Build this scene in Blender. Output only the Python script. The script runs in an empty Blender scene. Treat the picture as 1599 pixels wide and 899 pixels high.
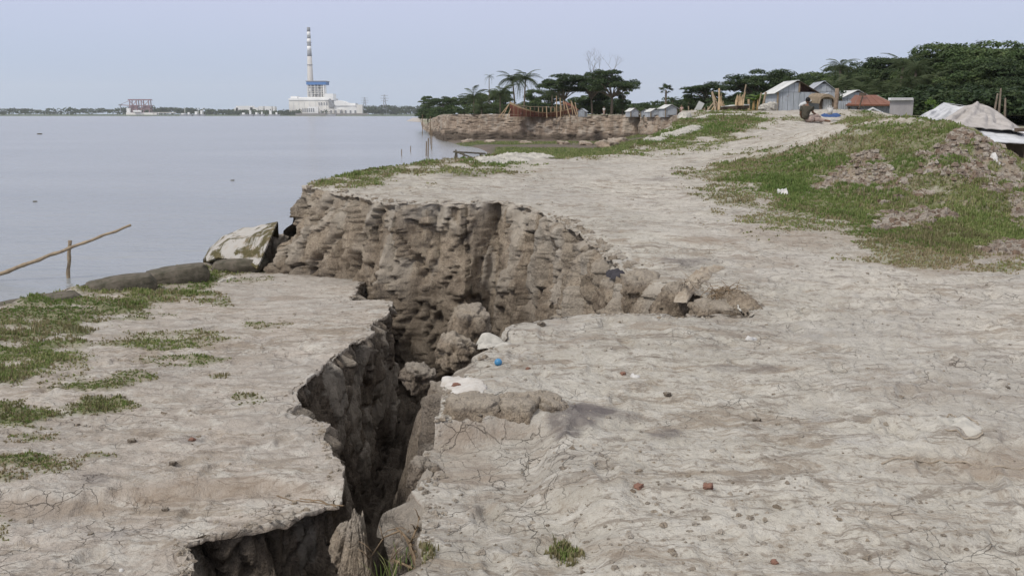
import bpy, bmesh, math, random
import numpy as np
from mathutils import Vector, Matrix

# ------------------------------------------------------------------ camera, sky, sun, exposure
F = 1500.0; CX = 799.5; CY = 449.5; HOR = 178.0      # pixel scale of the 1599 px wide photograph
PITCH = math.atan((CY - HOR) / F)
SC = bpy.context.scene
cam_d = bpy.data.cameras.new('camera'); cam = bpy.data.objects.new('camera', cam_d)
SC.collection.objects.link(cam)
cam_d.sensor_width = 36.0; cam_d.lens = 36.0 * F / 1599.0
cam_d.clip_start = 0.05; cam_d.clip_end = 30000
cam.location = (0, 0, 0); cam.rotation_euler = (math.radians(90) - PITCH, 0, 0)
SC.camera = cam
SUN_EL, SUN_AZ = math.radians(46), math.radians(-134)     # azimuth measured from +Y towards +X (sun left, a little behind)
sd = bpy.data.lights.new('sun', 'SUN'); sun = bpy.data.objects.new('sun', sd); SC.collection.objects.link(sun)
sd.energy = 2.1; sd.angle = math.radians(10); sd.color = (1.0, 0.95, 0.88)
_dir = Vector((math.sin(SUN_AZ) * math.cos(SUN_EL), math.cos(SUN_AZ) * math.cos(SUN_EL), math.sin(SUN_EL)))
sun.rotation_euler = (-_dir).to_track_quat('-Z', 'Y').to_euler()
W = bpy.data.worlds.new('World'); SC.world = W; W.use_nodes = True
nt = W.node_tree; nt.nodes.clear()
out = nt.nodes.new('ShaderNodeOutputWorld'); bg = nt.nodes.new('ShaderNodeBackground')
sky = nt.nodes.new('ShaderNodeTexSky'); sky.sky_type = 'NISHITA'; sky.sun_disc = False
sky.sun_elevation = SUN_EL; sky.sun_rotation = SUN_AZ; sky.dust_density = 4; sky.air_density = 1.0
tc = nt.nodes.new('ShaderNodeTexCoord'); sep = nt.nodes.new('ShaderNodeSeparateXYZ')
ramp = nt.nodes.new('ShaderNodeValToRGB')
nt.links.new(tc.outputs['Generated'], sep.inputs[0]); nt.links.new(sep.outputs['Z'], ramp.inputs[0])
cr = ramp.color_ramp
cr.elements[0].position = 0.0; cr.elements[0].color = (0.440, 0.555, 0.715, 1)
cr.elements[1].position = 1.0; cr.elements[1].color = (0.86, 0.84, 0.82, 1)
e = cr.elements.new(0.42); e.color = (0.74, 0.75, 0.80, 1)
e = cr.elements.new(0.055); e.color = (0.485, 0.580, 0.765, 1)
e = cr.elements.new(0.14); e.color = (0.580, 0.615, 0.825, 1)
cl = nt.nodes.new('ShaderNodeTexNoise'); cl.inputs['Scale'].default_value = 1.6; cl.inputs['Detail'].default_value = 2
clm = nt.nodes.new('ShaderNodeMix'); clm.data_type = 'RGBA'; clm.blend_type = 'MIX'
mpg = nt.nodes.new('ShaderNodeMapRange'); mpg.inputs[1].default_value = 0.4; mpg.inputs[2].default_value = 0.75
mpg.inputs[3].default_value = 0.0; mpg.inputs[4].default_value = 0.35
nt.links.new(tc.outputs['Generated'], cl.inputs['Vector']); nt.links.new(cl.outputs['Fac'], mpg.inputs[0])
nt.links.new(mpg.outputs[0], clm.inputs['Factor']); nt.links.new(ramp.outputs[0], clm.inputs[6]); clm.inputs[7].default_value = (0.60, 0.595, 0.78, 1)
mx = nt.nodes.new('ShaderNodeMix'); mx.data_type = 'RGBA'; mx.inputs['Factor'].default_value = 0.12
sc_ = nt.nodes.new('ShaderNodeVectorMath'); sc_.operation = 'SCALE'; sc_.inputs['Scale'].default_value = 0.10
nt.links.new(sky.outputs[0], sc_.inputs[0])
nt.links.new(clm.outputs[2], mx.inputs[6]); nt.links.new(sc_.outputs[0], mx.inputs[7])
nt.links.new(mx.outputs[2], bg.inputs['Color']); bg.inputs['Strength'].default_value = 1.0
nt.links.new(bg.outputs[0], out.inputs['Surface'])
SC.view_settings.view_transform = 'Standard'; SC.view_settings.look = 'None'
SC.view_settings.exposure = 0.12; SC.view_settings.gamma = 1.0
SC.cycles.max_bounces = 8; SC.cycles.diffuse_bounces = 3; SC.cycles.volume_bounces = 1
RNG = np.random.default_rng(7); random.seed(11)

# ------------------------------------------------------------------ projection helpers
FW = np.array([0, math.cos(PITCH), -math.sin(PITCH)]); UP = np.array([0, math.sin(PITCH), math.cos(PITCH)])
def ray(px, py):
    d = FW + np.array([1.0, 0, 0]) * (px - CX) / F + UP * (-(py - CY) / F)
    return d / d[1]
def atY(px, py, Y): return ray(px, py) * Y
def atZ(px, py, z):
    d = ray(px, py); return d * (z / d[2])
def proj(P):
    P = np.asarray(P, float); d = P @ FW
    return CX + F * P[..., 0] / d, CY - F * (P @ UP) / d
def onS(px, py, zf):
    d = ray(px, py); Ys = np.exp(np.linspace(math.log(1.2), math.log(400), 2500))
    below = d[2] * Ys <= zf(d[0] * Ys, Ys)
    i = int(np.argmax(below)); 
    if not below[i]: i = len(Ys) - 1
    return np.array([d[0] * Ys[i], Ys[i], d[2] * Ys[i]])

# ------------------------------------------------------------------ noise
def _h(ix, iy, iz, s):
    n = (ix.astype(np.int64) * 374761393 + iy.astype(np.int64) * 668265263 + iz.astype(np.int64) * 2147483647 + s * 974634777) & 0xffffffff
    n = ((n ^ (n >> 13)) * 1274126177) & 0xffffffff
    n = ((n ^ (n >> 16)) * 2246822519) & 0xffffffff
    return ((n ^ (n >> 15)) & 0xffffff) / float(0x1000000)
def vn(x, y, z=None, s=0):
    x = np.asarray(x, float); y = np.asarray(y, float)
    z = np.zeros_like(x) if z is None else np.asarray(z, float)
    ix, iy, iz = np.floor(x), np.floor(y), np.floor(z)
    fx, fy, fz = x - ix, y - iy, z - iz
    fx, fy, fz = [t * t * t * (t * (t * 6 - 15) + 10) for t in (fx, fy, fz)]
    r = 0
    for a in (0, 1):
        for b in (0, 1):
            for c in (0, 1):
                w = (fx if a else 1 - fx) * (fy if b else 1 - fy) * (fz if c else 1 - fz)
                r = r + w * _h(ix + a, iy + b, iz + c, s)
    return r * 2 - 1
def fbm(x, y, z=None, o=4, s=0, g=0.5):
    a, r, t = 1.0, 0, 0
    z = np.zeros_like(np.asarray(x, float)) if z is None else z
    for k in range(o):
        q = 2.03 ** k
        r = r + a * vn(x * q + 7.3 * k, y * q + 3.1 * k, z * q + 1.7 * k, s + k); t += a; a *= g
    return r / t
def worley(x, y, z, s=0):
    ix, iy, iz = np.floor(x), np.floor(y), np.floor(z)
    f1 = np.full(x.shape, 9.0); f2 = np.full(x.shape, 9.0); idc = np.zeros(x.shape)
    for a in (-1, 0, 1):
        for b in (-1, 0, 1):
            for c in (-1, 0, 1):
                cx, cy, cz = ix + a, iy + b, iz + c
                px = cx + _h(cx, cy, cz, s); py = cy + _h(cx, cy, cz, s + 1); pz = cz + _h(cx, cy, cz, s + 2)
                d = np.sqrt((px - x) ** 2 + (py - y) ** 2 + (pz - z) ** 2)
                m = d < f1
                f2 = np.where(m, f1, np.minimum(f2, d)); idc = np.where(m, _h(cx, cy, cz, s + 3), idc); f1 = np.where(m, d, f1)
    return f1, f2, idc
def worleyf(x, y, z, s=0):
    """cells plus a tilted facet per cell, for sharp broken faces"""
    ix, iy, iz = np.floor(x), np.floor(y), np.floor(z)
    f1 = np.full(x.shape, 9.0); f2 = np.full(x.shape, 9.0); idc = np.zeros(x.shape); fac = np.zeros(x.shape)
    for a in (-1, 0, 1):
        for b in (-1, 0, 1):
            for c in (-1, 0, 1):
                cx, cy, cz = ix + a, iy + b, iz + c
                ox = x - cx - _h(cx, cy, cz, s); oy = y - cy - _h(cx, cy, cz, s + 1); oz = z - cz - _h(cx, cy, cz, s + 2)
                d = np.sqrt(ox ** 2 + oy ** 2 + oz ** 2); m = d < f1
                fc = ox * (_h(cx, cy, cz, s + 4) - .5) + oy * (_h(cx, cy, cz, s + 5) - .5) + oz * (_h(cx, cy, cz, s + 6) - .5)
                f2 = np.where(m, f1, np.minimum(f2, d)); idc = np.where(m, _h(cx, cy, cz, s + 3), idc); fac = np.where(m, fc, fac); f1 = np.where(m, d, f1)
    return f1, f2, idc, fac * 2
def sstep(a, b, x):
    t = np.clip((x - a) / (b - a), 0, 1); return t * t * (3 - 2 * t)

# ------------------------------------------------------------------ mesh + tagging helpers
def npmesh(name, V, Q, smooth=True, attrs=None):
    V = np.asarray(V, np.float32); Q = np.asarray(Q, np.int32)
    me = bpy.data.meshes.new(name); k = Q.shape[1]
    me.vertices.add(len(V)); me.vertices.foreach_set('co', V.ravel())
    me.loops.add(Q.size); me.loops.foreach_set('vertex_index', Q.ravel())
    me.polygons.add(len(Q)); me.polygons.foreach_set('loop_start', np.arange(0, Q.size, k, dtype=np.int32))
    if attrs:
        for an, av in attrs.items():
            a = me.attributes.new(an, 'FLOAT', 'POINT'); a.data.foreach_set('value', np.asarray(av, np.float32).ravel())
    me.update(calc_edges=True); me.validate()
    me.polygons.foreach_set('use_smooth', np.full(len(me.polygons), smooth)); me.update()
    return me
def link(name, me, mat=None, parent=None):
    o = bpy.data.objects.new(name, me); SC.collection.objects.link(o)
    if mat is not None and me is not None and len(me.materials) == 0: me.materials.append(mat)
    if parent is not None: o.parent = parent
    return o
def tag(o, label, cat=None, group=None, kind=None):
    o['label'] = label
    if cat: o['category'] = cat
    if group: o['group'] = group
    if kind: o['kind'] = kind
    return o
def thing(name, label, cat, loc=(0, 0, 0), rz=0.0, group=None):
    o = bpy.data.objects.new(name, None); SC.collection.objects.link(o)
    o.empty_display_size = 0.1; o.location = tuple(float(v) for v in loc); o.rotation_euler = (0, 0, rz)
    return tag(o, label, cat, group)
def struct(name, me, mat, label=None):
    o = link(name, me, mat); o['kind'] = 'structure'
    if label: o['label'] = label
    return o
class MB:
    """collects simple solids and links them as one mesh"""
    def __init__(s): s.v = []; s.f = []
    def add(s, V, Fc):
        n = len(s.v); s.v += [tuple(map(float, p)) for p in V]; s.f += [tuple(i + n for i in f) for f in Fc]; return s
    def box(s, c, d, R=None):
        P = [Vector((sx * d[0] / 2, sy * d[1] / 2, sz * d[2] / 2)) for sx in (-1, 1) for sy in (-1, 1) for sz in (-1, 1)]
        if R is not None: P = [R @ p for p in P]
        c = Vector(c); P = [p + c for p in P]
        return s.add(P, [(0, 1, 3, 2), (4, 6, 7, 5), (0, 4, 5, 1), (2, 3, 7, 6), (0, 2, 6, 4), (1, 5, 7, 3)])
    def tube(s, pts, rad, n=6, cap=True):
        pts = [Vector(tuple(map(float, p))) for p in pts]; rad = rad if hasattr(rad, '__len__') else [rad] * len(pts)
        base = len(s.v); ref = None
        for i, p in enumerate(pts):
            t = (pts[min(i + 1, len(pts) - 1)] - pts[max(i - 1, 0)]).normalized()
            if ref is None: ref = t.orthogonal().normalized()
            ref = (ref - t * ref.dot(t)).normalized(); b = t.cross(ref)
            for k in range(n):
                a = 2 * math.pi * k / n
                s.v.append(tuple(p + (ref * math.cos(a) + b * math.sin(a)) * rad[i]))
        for i in range(len(pts) - 1):
            for k in range(n):
                a = base + i * n + k; b_ = base + i * n + (k + 1) % n
                s.f.append((a, b_, b_ + n, a + n))
        if cap:
            s.f.append(tuple(base + k for k in range(n))[::-1]); s.f.append(tuple(base + (len(pts) - 1) * n + k for k in range(n)))
        return s
    def prism(s, prof, a, b):       # prof: list of 3-D points, swept by vector b-a
        n = len(prof); d = Vector(b) - Vector(a); P = [Vector(p) for p in prof] + [Vector(p) + d for p in prof]
        return s.add(P, [tuple(range(n))[::-1], tuple(range(n, 2 * n))] + [(i, (i + 1) % n, (i + 1) % n + n, i + n) for i in range(n)])
    def build(s, name, mat, parent=None, smooth=False):
        return link(name, s.mesh(name, smooth), mat, parent)
    def mesh(s, name, smooth=False):
        me = bpy.data.meshes.new(name); me.from_pydata(s.v, [], s.f); me.validate()
        me.polygons.foreach_set('use_smooth', [smooth] * len(me.polygons)); me.update(); return me

# ------------------------------------------------------------------ materials
class NM:
    def __init__(s, name, rough=0.9):
        s.m = bpy.data.materials.new(name); s.m.use_nodes = True; s.t = s.m.node_tree
        s.b = s.t.nodes['Principled BSDF']; s.b.inputs['Roughness'].default_value = rough
        s.b.inputs['Specular IOR Level'].default_value = 0.2
        s.tc = s.t.nodes.new('ShaderNodeTexCoord')
    def n(s, ty, **kw):
        nd = s.t.nodes.new(ty)
        for k, v in kw.items():
            if k in nd.inputs.keys(): nd.inputs[k].default_value = v
            else: setattr(nd, k, v)
        return nd
    def L(s, a, b): s.t.links.new(a, b)
    def coord(s, scale=(1, 1, 1), kind='Object'):
        mp = s.n('ShaderNodeMapping'); mp.inputs['Scale'].default_value = scale; s.L(s.tc.outputs[kind], mp.inputs[0]); return mp.outputs[0]
    def noise(s, scale, detail=5, rough=0.6, vec=None, dist=0.0):
        nd = s.n('ShaderNodeTexNoise', Scale=scale, Detail=detail, Roughness=rough, Distortion=dist)
        s.L(vec if vec is not None else s.tc.outputs['Object'], nd.inputs['Vector']); return nd.outputs['Fac']
    def rng(s, v, a, b, c=0.0, d=1.0):
        nd = s.n('ShaderNodeMapRange'); 
        for i, q in enumerate((a, b, c, d)): nd.inputs[i + 1].default_value = q
        s.L(v, nd.inputs[0]); return nd.outputs[0]
    def mix(s, fac, a, b, mode='MIX'):
        nd = s.n('ShaderNodeMix', data_type='RGBA', blend_type=mode)
        if hasattr(fac, 'links'): s.L(fac, nd.inputs['Factor'])
        else: nd.inputs['Factor'].default_value = fac
        for i, q in ((6, a), (7, b)):
            if hasattr(q, 'links'): s.L(q, nd.inputs[i])
            else: nd.inputs[i].default_value = (*q, 1)
        return nd.outputs[2]
    def mul(s, a, b, op='MULTIPLY'):
        nd = s.n('ShaderNodeMath', operation=op)
        for i, q in enumerate((a, b)):
            if hasattr(q, 'links'): s.L(q, nd.inputs[i])
            else: nd.inputs[i].default_value = q
        return nd.outputs[0]
    def attr(s, name):
        nd = s.n('ShaderNodeAttribute', attribute_name=name); return nd.outputs['Fac']
    def col(s, c):
        if hasattr(c, 'links'): s.L(c, s.b.inputs['Base Color'])
        else: s.b.inputs['Base Color'].default_value = (*c, 1)
    def bump(s, h, dist=0.02, strength=0.6, prev=None):
        nd = s.n('ShaderNodeBump', Distance=dist, Strength=strength); s.L(h, nd.inputs['Height'])
        if prev is not None: s.L(prev, nd.inputs['Normal'])
        s.L(nd.outputs[0], s.b.inputs['Normal']); return nd.outputs[0]

def mat_ground(name, light=(0.465, 0.442, 0.388), dark=(0.345, 0.322, 0.275), crack=True):
    m = NM(name, 0.95)
    n1 = m.noise(0.9, 6, 0.65); n2 = m.noise(5.0, 6, 0.7, dist=0.6); n3 = m.noise(38, 4, 0.7)
    c = m.mix(m.rng(n1, 0.44, 0.60), light, dark)
    c = m.mix(m.rng(n2, 0.46, 0.60, 0, 0.8), c, (0.52, 0.50, 0.45))
    c = m.mix(m.mul(m.attr('dust'), m.rng(n2, .40, .55, .3, .8)), c, (0.56, 0.53, 0.47))
    c = m.mix(m.rng(m.noise(2.6, 8, 0.78, dist=1.0, vec=m.coord((.55, 1.2, 1))), 0.51, 0.60, 0, 0.85), c, (0.27, 0.225, 0.175))
    c = m.mix(m.rng(m.noise(5.5, 8, 0.78, dist=.6, vec=m.coord((.4, 1.4, 1))), 0.54, 0.60, 0, 0.75), c, (0.19, 0.16, 0.13))
    c = m.mix(m.rng(m.noise(1.7, 5, 0.7, vec=m.coord((1, 1, 1.3))), 0.60, 0.70, 0, 0.5), c, (0.34, 0.335, 0.33))
    c = m.mix(m.rng(n3, 0.35, 0.75, 0, 0.35), c, (0.22, 0.19, 0.16))
    c = m.mix(m.rng(m.noise(13, 6, 0.75, dist=1.2), 0.55, 0.64, 0, 0.7), c, (0.20, 0.168, 0.135)); c = m.mix(m.rng(m.noise(7.5, 5, 0.7, dist=2.0), 0.58, 0.64, 0, 0.55), c, (0.155, 0.12, 0.09)); c = m.mix(m.rng(m.noise(0.45, 5, .6), .45, .6, 0, .3), c, (0.42, 0.40, 0.375))
    spk = m.noise(90, 2, 0.6); c = m.mix(m.rng(spk, 0.68, 0.74, 0, 0.7), c, (0.14, 0.11, 0.085))
    c = m.mix(m.mul(m.attr('dark'), m.rng(n2, 0.42, 0.62, 1, 0.45)), c, (0.14, 0.125, 0.12))
    c = m.mix(m.mul(m.attr('brown'), m.rng(n2, 0.36, 0.56, 0.25, 1)), c, (0.245, 0.192, 0.145))
    g = m.attr('grass')
    gc = m.mix(m.rng(m.noise(22, 5, 0.75), 0.42, 0.56), (0.095, 0.115, 0.045), (0.25, 0.215, 0.15)); gc = m.mix(m.rng(m.noise(1.3, 5, .7), .42, .6, 0, .6), gc, (0.13, 0.155, 0.06))
    c = m.mix(m.rng(g, 0.05, 0.75, 0, 0.93), c, gc)
    mp = m.coord((1, 1, 1)); dn = m.n('ShaderNodeTexNoise', Scale=3.0, Detail=6.0)
    m.L(mp, dn.inputs['Vector'])
    vadd = m.n('ShaderNodeVectorMath', operation='ADD'); vsc = m.n('ShaderNodeVectorMath', operation='SCALE', Scale=0.32)
    m.L(dn.outputs['Color'], vsc.inputs[0]); m.L(mp, vadd.inputs[0]); m.L(vsc.outputs[0], vadd.inputs[1])
    h = m.mul(n2, 0.9)
    h = m.mul(h, m.mul(n3, 0.30), 'ADD')
    if crack:
        msk = m.rng(m.noise(0.85, 3, 0.6), 0.44, 0.58)
        for sc2, wd, am in ((2.6, 0.009, 0.5), (5.2, 0.011, 0.5)):
            vo = m.n('ShaderNodeTexVoronoi', feature='DISTANCE_TO_EDGE', Scale=sc2); m.L(vadd.outputs[0], vo.inputs['Vector'])
            ln = m.mul(m.rng(vo.outputs['Distance'], 0.0, wd, 1, 0), m.mul(msk, m.rng(m.noise(4.3, 2), 0.38, 0.54)))
            ln = m.mul(ln, m.rng(g, 0.0, 0.3, 1, 0))
            c = m.mix(m.mul(ln, am), c, (0.085, 0.065, 0.05))
            h = m.mul(h, m.mul(ln, 0.5 * am), 'SUBTRACT')
    m.col(c); m.bump(h, 0.05, 0.9)
    return m.m
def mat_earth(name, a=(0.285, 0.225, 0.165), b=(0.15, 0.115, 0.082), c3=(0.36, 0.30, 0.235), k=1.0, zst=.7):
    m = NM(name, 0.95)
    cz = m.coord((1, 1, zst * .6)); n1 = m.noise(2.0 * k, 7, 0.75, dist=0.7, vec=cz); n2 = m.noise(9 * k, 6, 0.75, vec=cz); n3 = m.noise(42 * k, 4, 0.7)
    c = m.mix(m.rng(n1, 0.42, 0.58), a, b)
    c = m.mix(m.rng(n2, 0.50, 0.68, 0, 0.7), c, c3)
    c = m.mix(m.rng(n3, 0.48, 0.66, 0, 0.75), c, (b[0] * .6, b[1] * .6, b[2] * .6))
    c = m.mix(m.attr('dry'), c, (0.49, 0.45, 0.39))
    c = m.mix(m.attr('wet_shade'), c, (0.075, 0.062, 0.05))  # damp earth and painted shade share this darkening
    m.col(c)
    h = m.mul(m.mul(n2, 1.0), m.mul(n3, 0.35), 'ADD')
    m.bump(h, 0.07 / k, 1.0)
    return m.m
def mat_simple(name, col, rough=0.7, var=0.25, scale=4.0, bump=0.0, spec=0.2, col2=None, metal=0.0):
    m = NM(name, rough); m.b.inputs['Specular IOR Level'].default_value = spec; m.b.inputs['Metallic'].default_value = metal
    c2 = col2 or tuple(max(0, q * (1 - var) * 0.8) for q in col)
    n = m.noise(scale, 5, 0.65, dist=0.4)
    m.col(m.mix(m.rng(n, 0.35, 0.68), col, c2))
    if bump: m.bump(m.noise(scale * 6, 3), bump, 0.5)
    return m.m
def mat_leaf(name, c1, c2, c3):
    m = NM(name, 0.65); m.b.inputs['Specular IOR Level'].default_value = 0.25
    t = m.attr('tint')
    c = m.mix(m.rng(t, 0.0, 0.5), c1, c2); c = m.mix(m.rng(t, 0.5, 1.0), c, c3)
    m.col(c); m.b.inputs['Subsurface Weight'].default_value = 0.0
    tr = m.n('ShaderNodeBsdfTranslucent'); m.L(c, tr.inputs[0]); ms = m.n('ShaderNodeMixShader'); ms.inputs[0].default_value = 0.25
    m.L(m.b.outputs[0], ms.inputs[1]); m.L(tr.outputs[0], ms.inputs[2])
    m.L(ms.outputs[0], m.t.nodes['Material Output'].inputs['Surface'])
    return m.m

# ------------------------------------------------------------------ large shapes of the ground
WATER = -4.6
def road(X, Y): return -1.6 + np.clip(Y - 8, 0, 32) * 0.0494
def in_poly(x, y, P):
    P = np.asarray(P); r = np.zeros(np.shape(x), bool); j = len(P) - 1
    for i in range(len(P)):
        xi, yi = P[i, 0], P[i, 1]; xj, yj = P[j, 0], P[j, 1]
        if yi != yj:
            c = ((yi > y) != (yj > y)) & (x < (xj - xi) * (y - yi) / (yj - yi) + xi); r ^= c
        j = i
    return r
def nearest(x, y, P, closed=False):
    P = np.asarray(P, float)[:, :2]; A = P if closed else P[:-1]; B = np.roll(P, -1, 0) if closed else P[1:]
    bd = np.full(x.shape, 1e9); bx = np.zeros_like(x); by = np.zeros_like(y)
    for (ax, ay), (cx, cy) in zip(A, B):
        dx, dy = cx - ax, cy - ay; L2 = dx * dx + dy * dy + 1e-12
        t = np.clip(((x - ax) * dx + (y - ay) * dy) / L2, 0, 1); qx = ax + t * dx; qy = ay + t * dy
        d = (x - qx) ** 2 + (y - qy) ** 2; m = d < bd
        bd = np.where(m, d, bd); bx = np.where(m, qx, bx); by = np.where(m, qy, by)
    return np.sqrt(bd), bx, by
def tps(P, z):
    P = np.asarray(P, float); n = len(P)
    def U(r2): return np.where(r2 > 0, r2 * np.log(r2 + 1e-12), 0)
    K = U(((P[:, None] - P[None]) ** 2).sum(-1)) + np.eye(n) * 1e-4
    A = np.zeros((n + 3, n + 3)); A[:n, :n] = K; A[:n, n] = 1; A[:n, n + 1:] = P; A[n, :n] = 1; A[n + 1:, :n] = P.T
    w = np.linalg.solve(A, np.concatenate([z, [0, 0, 0]]))
    def f(u, v):
        r = w[n] + w[n + 1] * u + w[n + 2] * v
        for i in range(n): r = r + w[i] * U((u - P[i, 0]) ** 2 + (v - P[i, 1]) ** 2)
        return r
    return f
# control points (px, py, depth): the grassy mound on the right and the hollow in front of it
CP = [(1500, 195, 20), (1440, 189, 22), (1350, 190, 27), (1540, 221, 19), (1420, 225, 18.6), (1320, 232, 19.5), (1500, 250, 17.0), (1400, 275, 16),
      (1300, 290, 16.0), (1560, 262, 17.2), (1599, 285, 17), (1480, 320, 14.2), (1380, 330, 14), (1599, 350, 13.2), (1560, 375, 12), (1640, 400, 11), (1700, 330, 15), (1599, 264, 18.8), (1575, 250, 19), (1605, 275, 22), (1640, 292, 19), (1562, 248, 22), (1555, 244, 26)]
pu, pz = [], []
for px, py, Y in CP:
    p = atY(px, py, Y); pu.append((p[0] / Y, math.log(Y))); pz.append(p[2] - float(road(p[0], p[1])))
for (X, Y, z) in [(12, 30, -1.5), (16, 30, -1.7), (20, 36, -1.8), (16, 24, -1.6), (14, 36, -1.3), (22, 45, -1.7), (12, 20, -1.6), (9.5, 15, -1.7), (14, 50, -1.2)]:
    pu.append((X / Y, math.log(Y))); pz.append(z - float(road(X, Y)))
for (px, py) in [(1599, 430), (1500, 430), (1400, 405), (1320, 385), (1230, 350), (1160, 320), (1110, 290), (1050, 262), (1140, 240), (1220, 215), (1290, 196), (1000, 330), (900, 270), (700, 270), (500, 285), (1200, 600), (800, 600), (1599, 600), (1599, 800), (800, 850), (1200, 186), (1380, 182), (1100, 200), (1000, 232)]:
    p = onS(px, py, road); pu.append((p[0] / p[1], math.log(p[1]))); pz.append(0.0)
for (X, Y) in [(0, 60), (10, 44), (18, 70), (30, 70), (5, 45), (-5, 30), (1, 2), (-1, 2), (20, 60)]:
    pu.append((X / Y, math.log(Y))); pz.append(-0.5 if Y > 55 else (-0.15 if Y > 42 else 0.0))
_mound = tps(pu, np.array(pz))
def z_main(X, Y):
    X = np.asarray(X, float); Y = np.asarray(Y, float)
    u = X / Y; v = np.log(Y)
    z = road(X, Y) + _mound(u, v) * sstep(8.5, 11, Y)
    # slumped shelf beside the crack
    e = 4.92 + 0.10 * vn(X * 3.0, Y * 0 + 2.0, s=5)
    w = 1 - sstep(0.10, 0.34, X + 0.10 * vn(X * 0 + 1, Y * 4, s=9))
    z = z - 0.12 * (1 - sstep(e - 0.10, e + 0.02, Y)) * w * sstep(2.4, 4.4, Y)
    z = z + 0.07 * np.exp(-((X - -0.05) / 0.28) ** 2 - ((Y - 5.35) / 0.30) ** 2)
    # furrow in the slab left of the shelf
    z = z - 0.05 * np.exp(-((Y - 6.75 - 0.25 * X) / 0.10) ** 2) * (1 - sstep(0.15, 0.8, X))
    # wheel ruts and rounded lip
    z = z + 0.035 * vn(X * 0.9, Y * 0.55, s=3) + 0.018 * fbm(X * 2.3, Y * 2.3, s=4, o=3)
    return z
def z_left(X, Y):
    X = np.asarray(X, float); Y = np.asarray(Y, float)
    z = -1.8 - 0.05 * Y
    z = z + 0.04 * vn(X * 0.8, Y * 0.5, s=13) + 0.018 * fbm(X * 2.2, Y * 2.2, s=14, o=3)
    z = z + 0.10 * sstep(0.5, 2.5, -X - 3.9) * np.exp(-((Y - 12) / 6.) ** 2)
    # low ledge running across the near part of the slab
    z = z - 0.06 * sstep(0, 0.16, 5.30 + 0.10 * vn(X * 2, Y * 0, s=21) + 0.10 * (X + 1) - Y)
    return z
def dens(P, step, amp=0.0, seed=1, freq=3.0, saw=0.0):
    """resample an XY polyline and roughen it"""
    P = np.asarray(P, float)[:, :2]; out = []
    for a, b in zip(P[:-1], P[1:]):
        n = max(1, int(np.linalg.norm(b - a) / step)); out += [a + (b - a) * k / n for k in range(n)]
    out.append(P[-1]); Q = np.array(out); s = np.concatenate([[0], np.cumsum(np.linalg.norm(np.diff(Q, axis=0), axis=1))])
    T = np.gradient(Q, axis=0); T /= np.linalg.norm(T, axis=1)[:, None] + 1e-9; N = np.stack([-T[:, 1], T[:, 0]], 1)
    d = amp * fbm(s * freq, s * 0 + seed, o=6, s=seed, g=0.68)
    if saw: d = d + saw * (np.mod(s * freq * 1.7 + 0.6 * vn(s * 2, s * 0, s=seed), 1.0) - 0.5)
    win = np.minimum(1, np.minimum(s, s[-1] - s) / (step * 4 + 1e-9)); Q = Q + N * (d * win)[:, None]
    return Q
Lpx = [(305, 1150), (293, 960), (293, 899), (291, 870), (283, 848), (338, 834), (390, 825), (450, 812), (488, 797), (538, 789), (540, 753), (536, 727), (512, 685), (520, 661),
       (484, 649), (455, 641), (469, 631), (457, 609), (498, 582), (518, 562), (542, 541), (586, 521), (577, 504), (608, 489), (613, 470), (557, 466), (556, 448), (572, 437)]
Rpx = [(560, 1150), (610, 960), (635, 899), (655, 875), (657, 841), (669, 811), (672, 792), (647, 772), (660, 753), (657, 714), (674, 680), (684, 645), (699, 602), (738, 572),
       (762, 548), (782, 524), (799, 506), (840, 499), (900, 494), (980, 492), (1060, 493), (1120, 490), (1172, 492)]
Spx = [(1172, 488), (1140, 476), (1100, 462), (1060, 452), (1020, 442), (985, 426), (950, 404), (925, 382), (892, 358), (865, 343), (844, 331), (799, 316), (775, 313), (734, 317),
       (678, 317), (611, 318), (556, 307), (500, 297), (470, 291)]
Bpx = [(490, 283), (560, 268), (620, 259), (700, 250), (760, 243), (870, 248), (960, 240), (985, 232), (1010, 215), (1040, 200), (1060, 189)]
L_edge = dens([onS(x, y, z_left)[:2] for x, y in Lpx], 0.014, 0.095, 3, 2.2, 0.0)
R_edge = dens([onS(x, y, z_main)[:2] for x, y in Rpx], 0.018, 0.07, 8, 2.0)
S_edge = dens([onS(x, y, z_main)[:2] for x, y in Spx], 0.05, 0.10, 12, 1.3)
Bk = [onS(x, y, z_main)[:2] for x, y in Bpx]
Bk += [np.array([8.8, 50.0]), np.array([14, 75.0])]
B_edge = dens(Bk, 0.12, 0.12, 15, 0.8)
R_edge[-1] = S_edge[0]
main_poly = np.concatenate([R_edge, S_edge[1:], B_edge, [[14, 76], [75, 76], [75, 1.3], [R_edge[0][0], 1.3]]])
Lback = [onS(x, y, z_left)[:2] for x, y in [(572, 437), (500, 432), (432, 424)]]
Lback2 = [Lback[-1] + np.array([-0.1, 0.8]), np.array(onS(395, 409, z_left)[:2])]
Lbank = [onS(x, y, z_left)[:2] for x, y in [(395, 409), (330, 408), (290, 413), (230, 424), (190, 430), (120, 446), (60, 462), (0, 476), (-60, 492), (-180, 540)]] + [np.array([-5.2, 6.0]), np.array([-4.8, 3.0]), np.array([-4.5, 1.3])]
Lb_edge = dens(Lbank, 0.10, 0.08, 17, 1.2)
left_poly = np.concatenate([L_edge, Lback[1:], Lback2[:1], Lb_edge, [[L_edge[0][0], 1.3]]])

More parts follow.
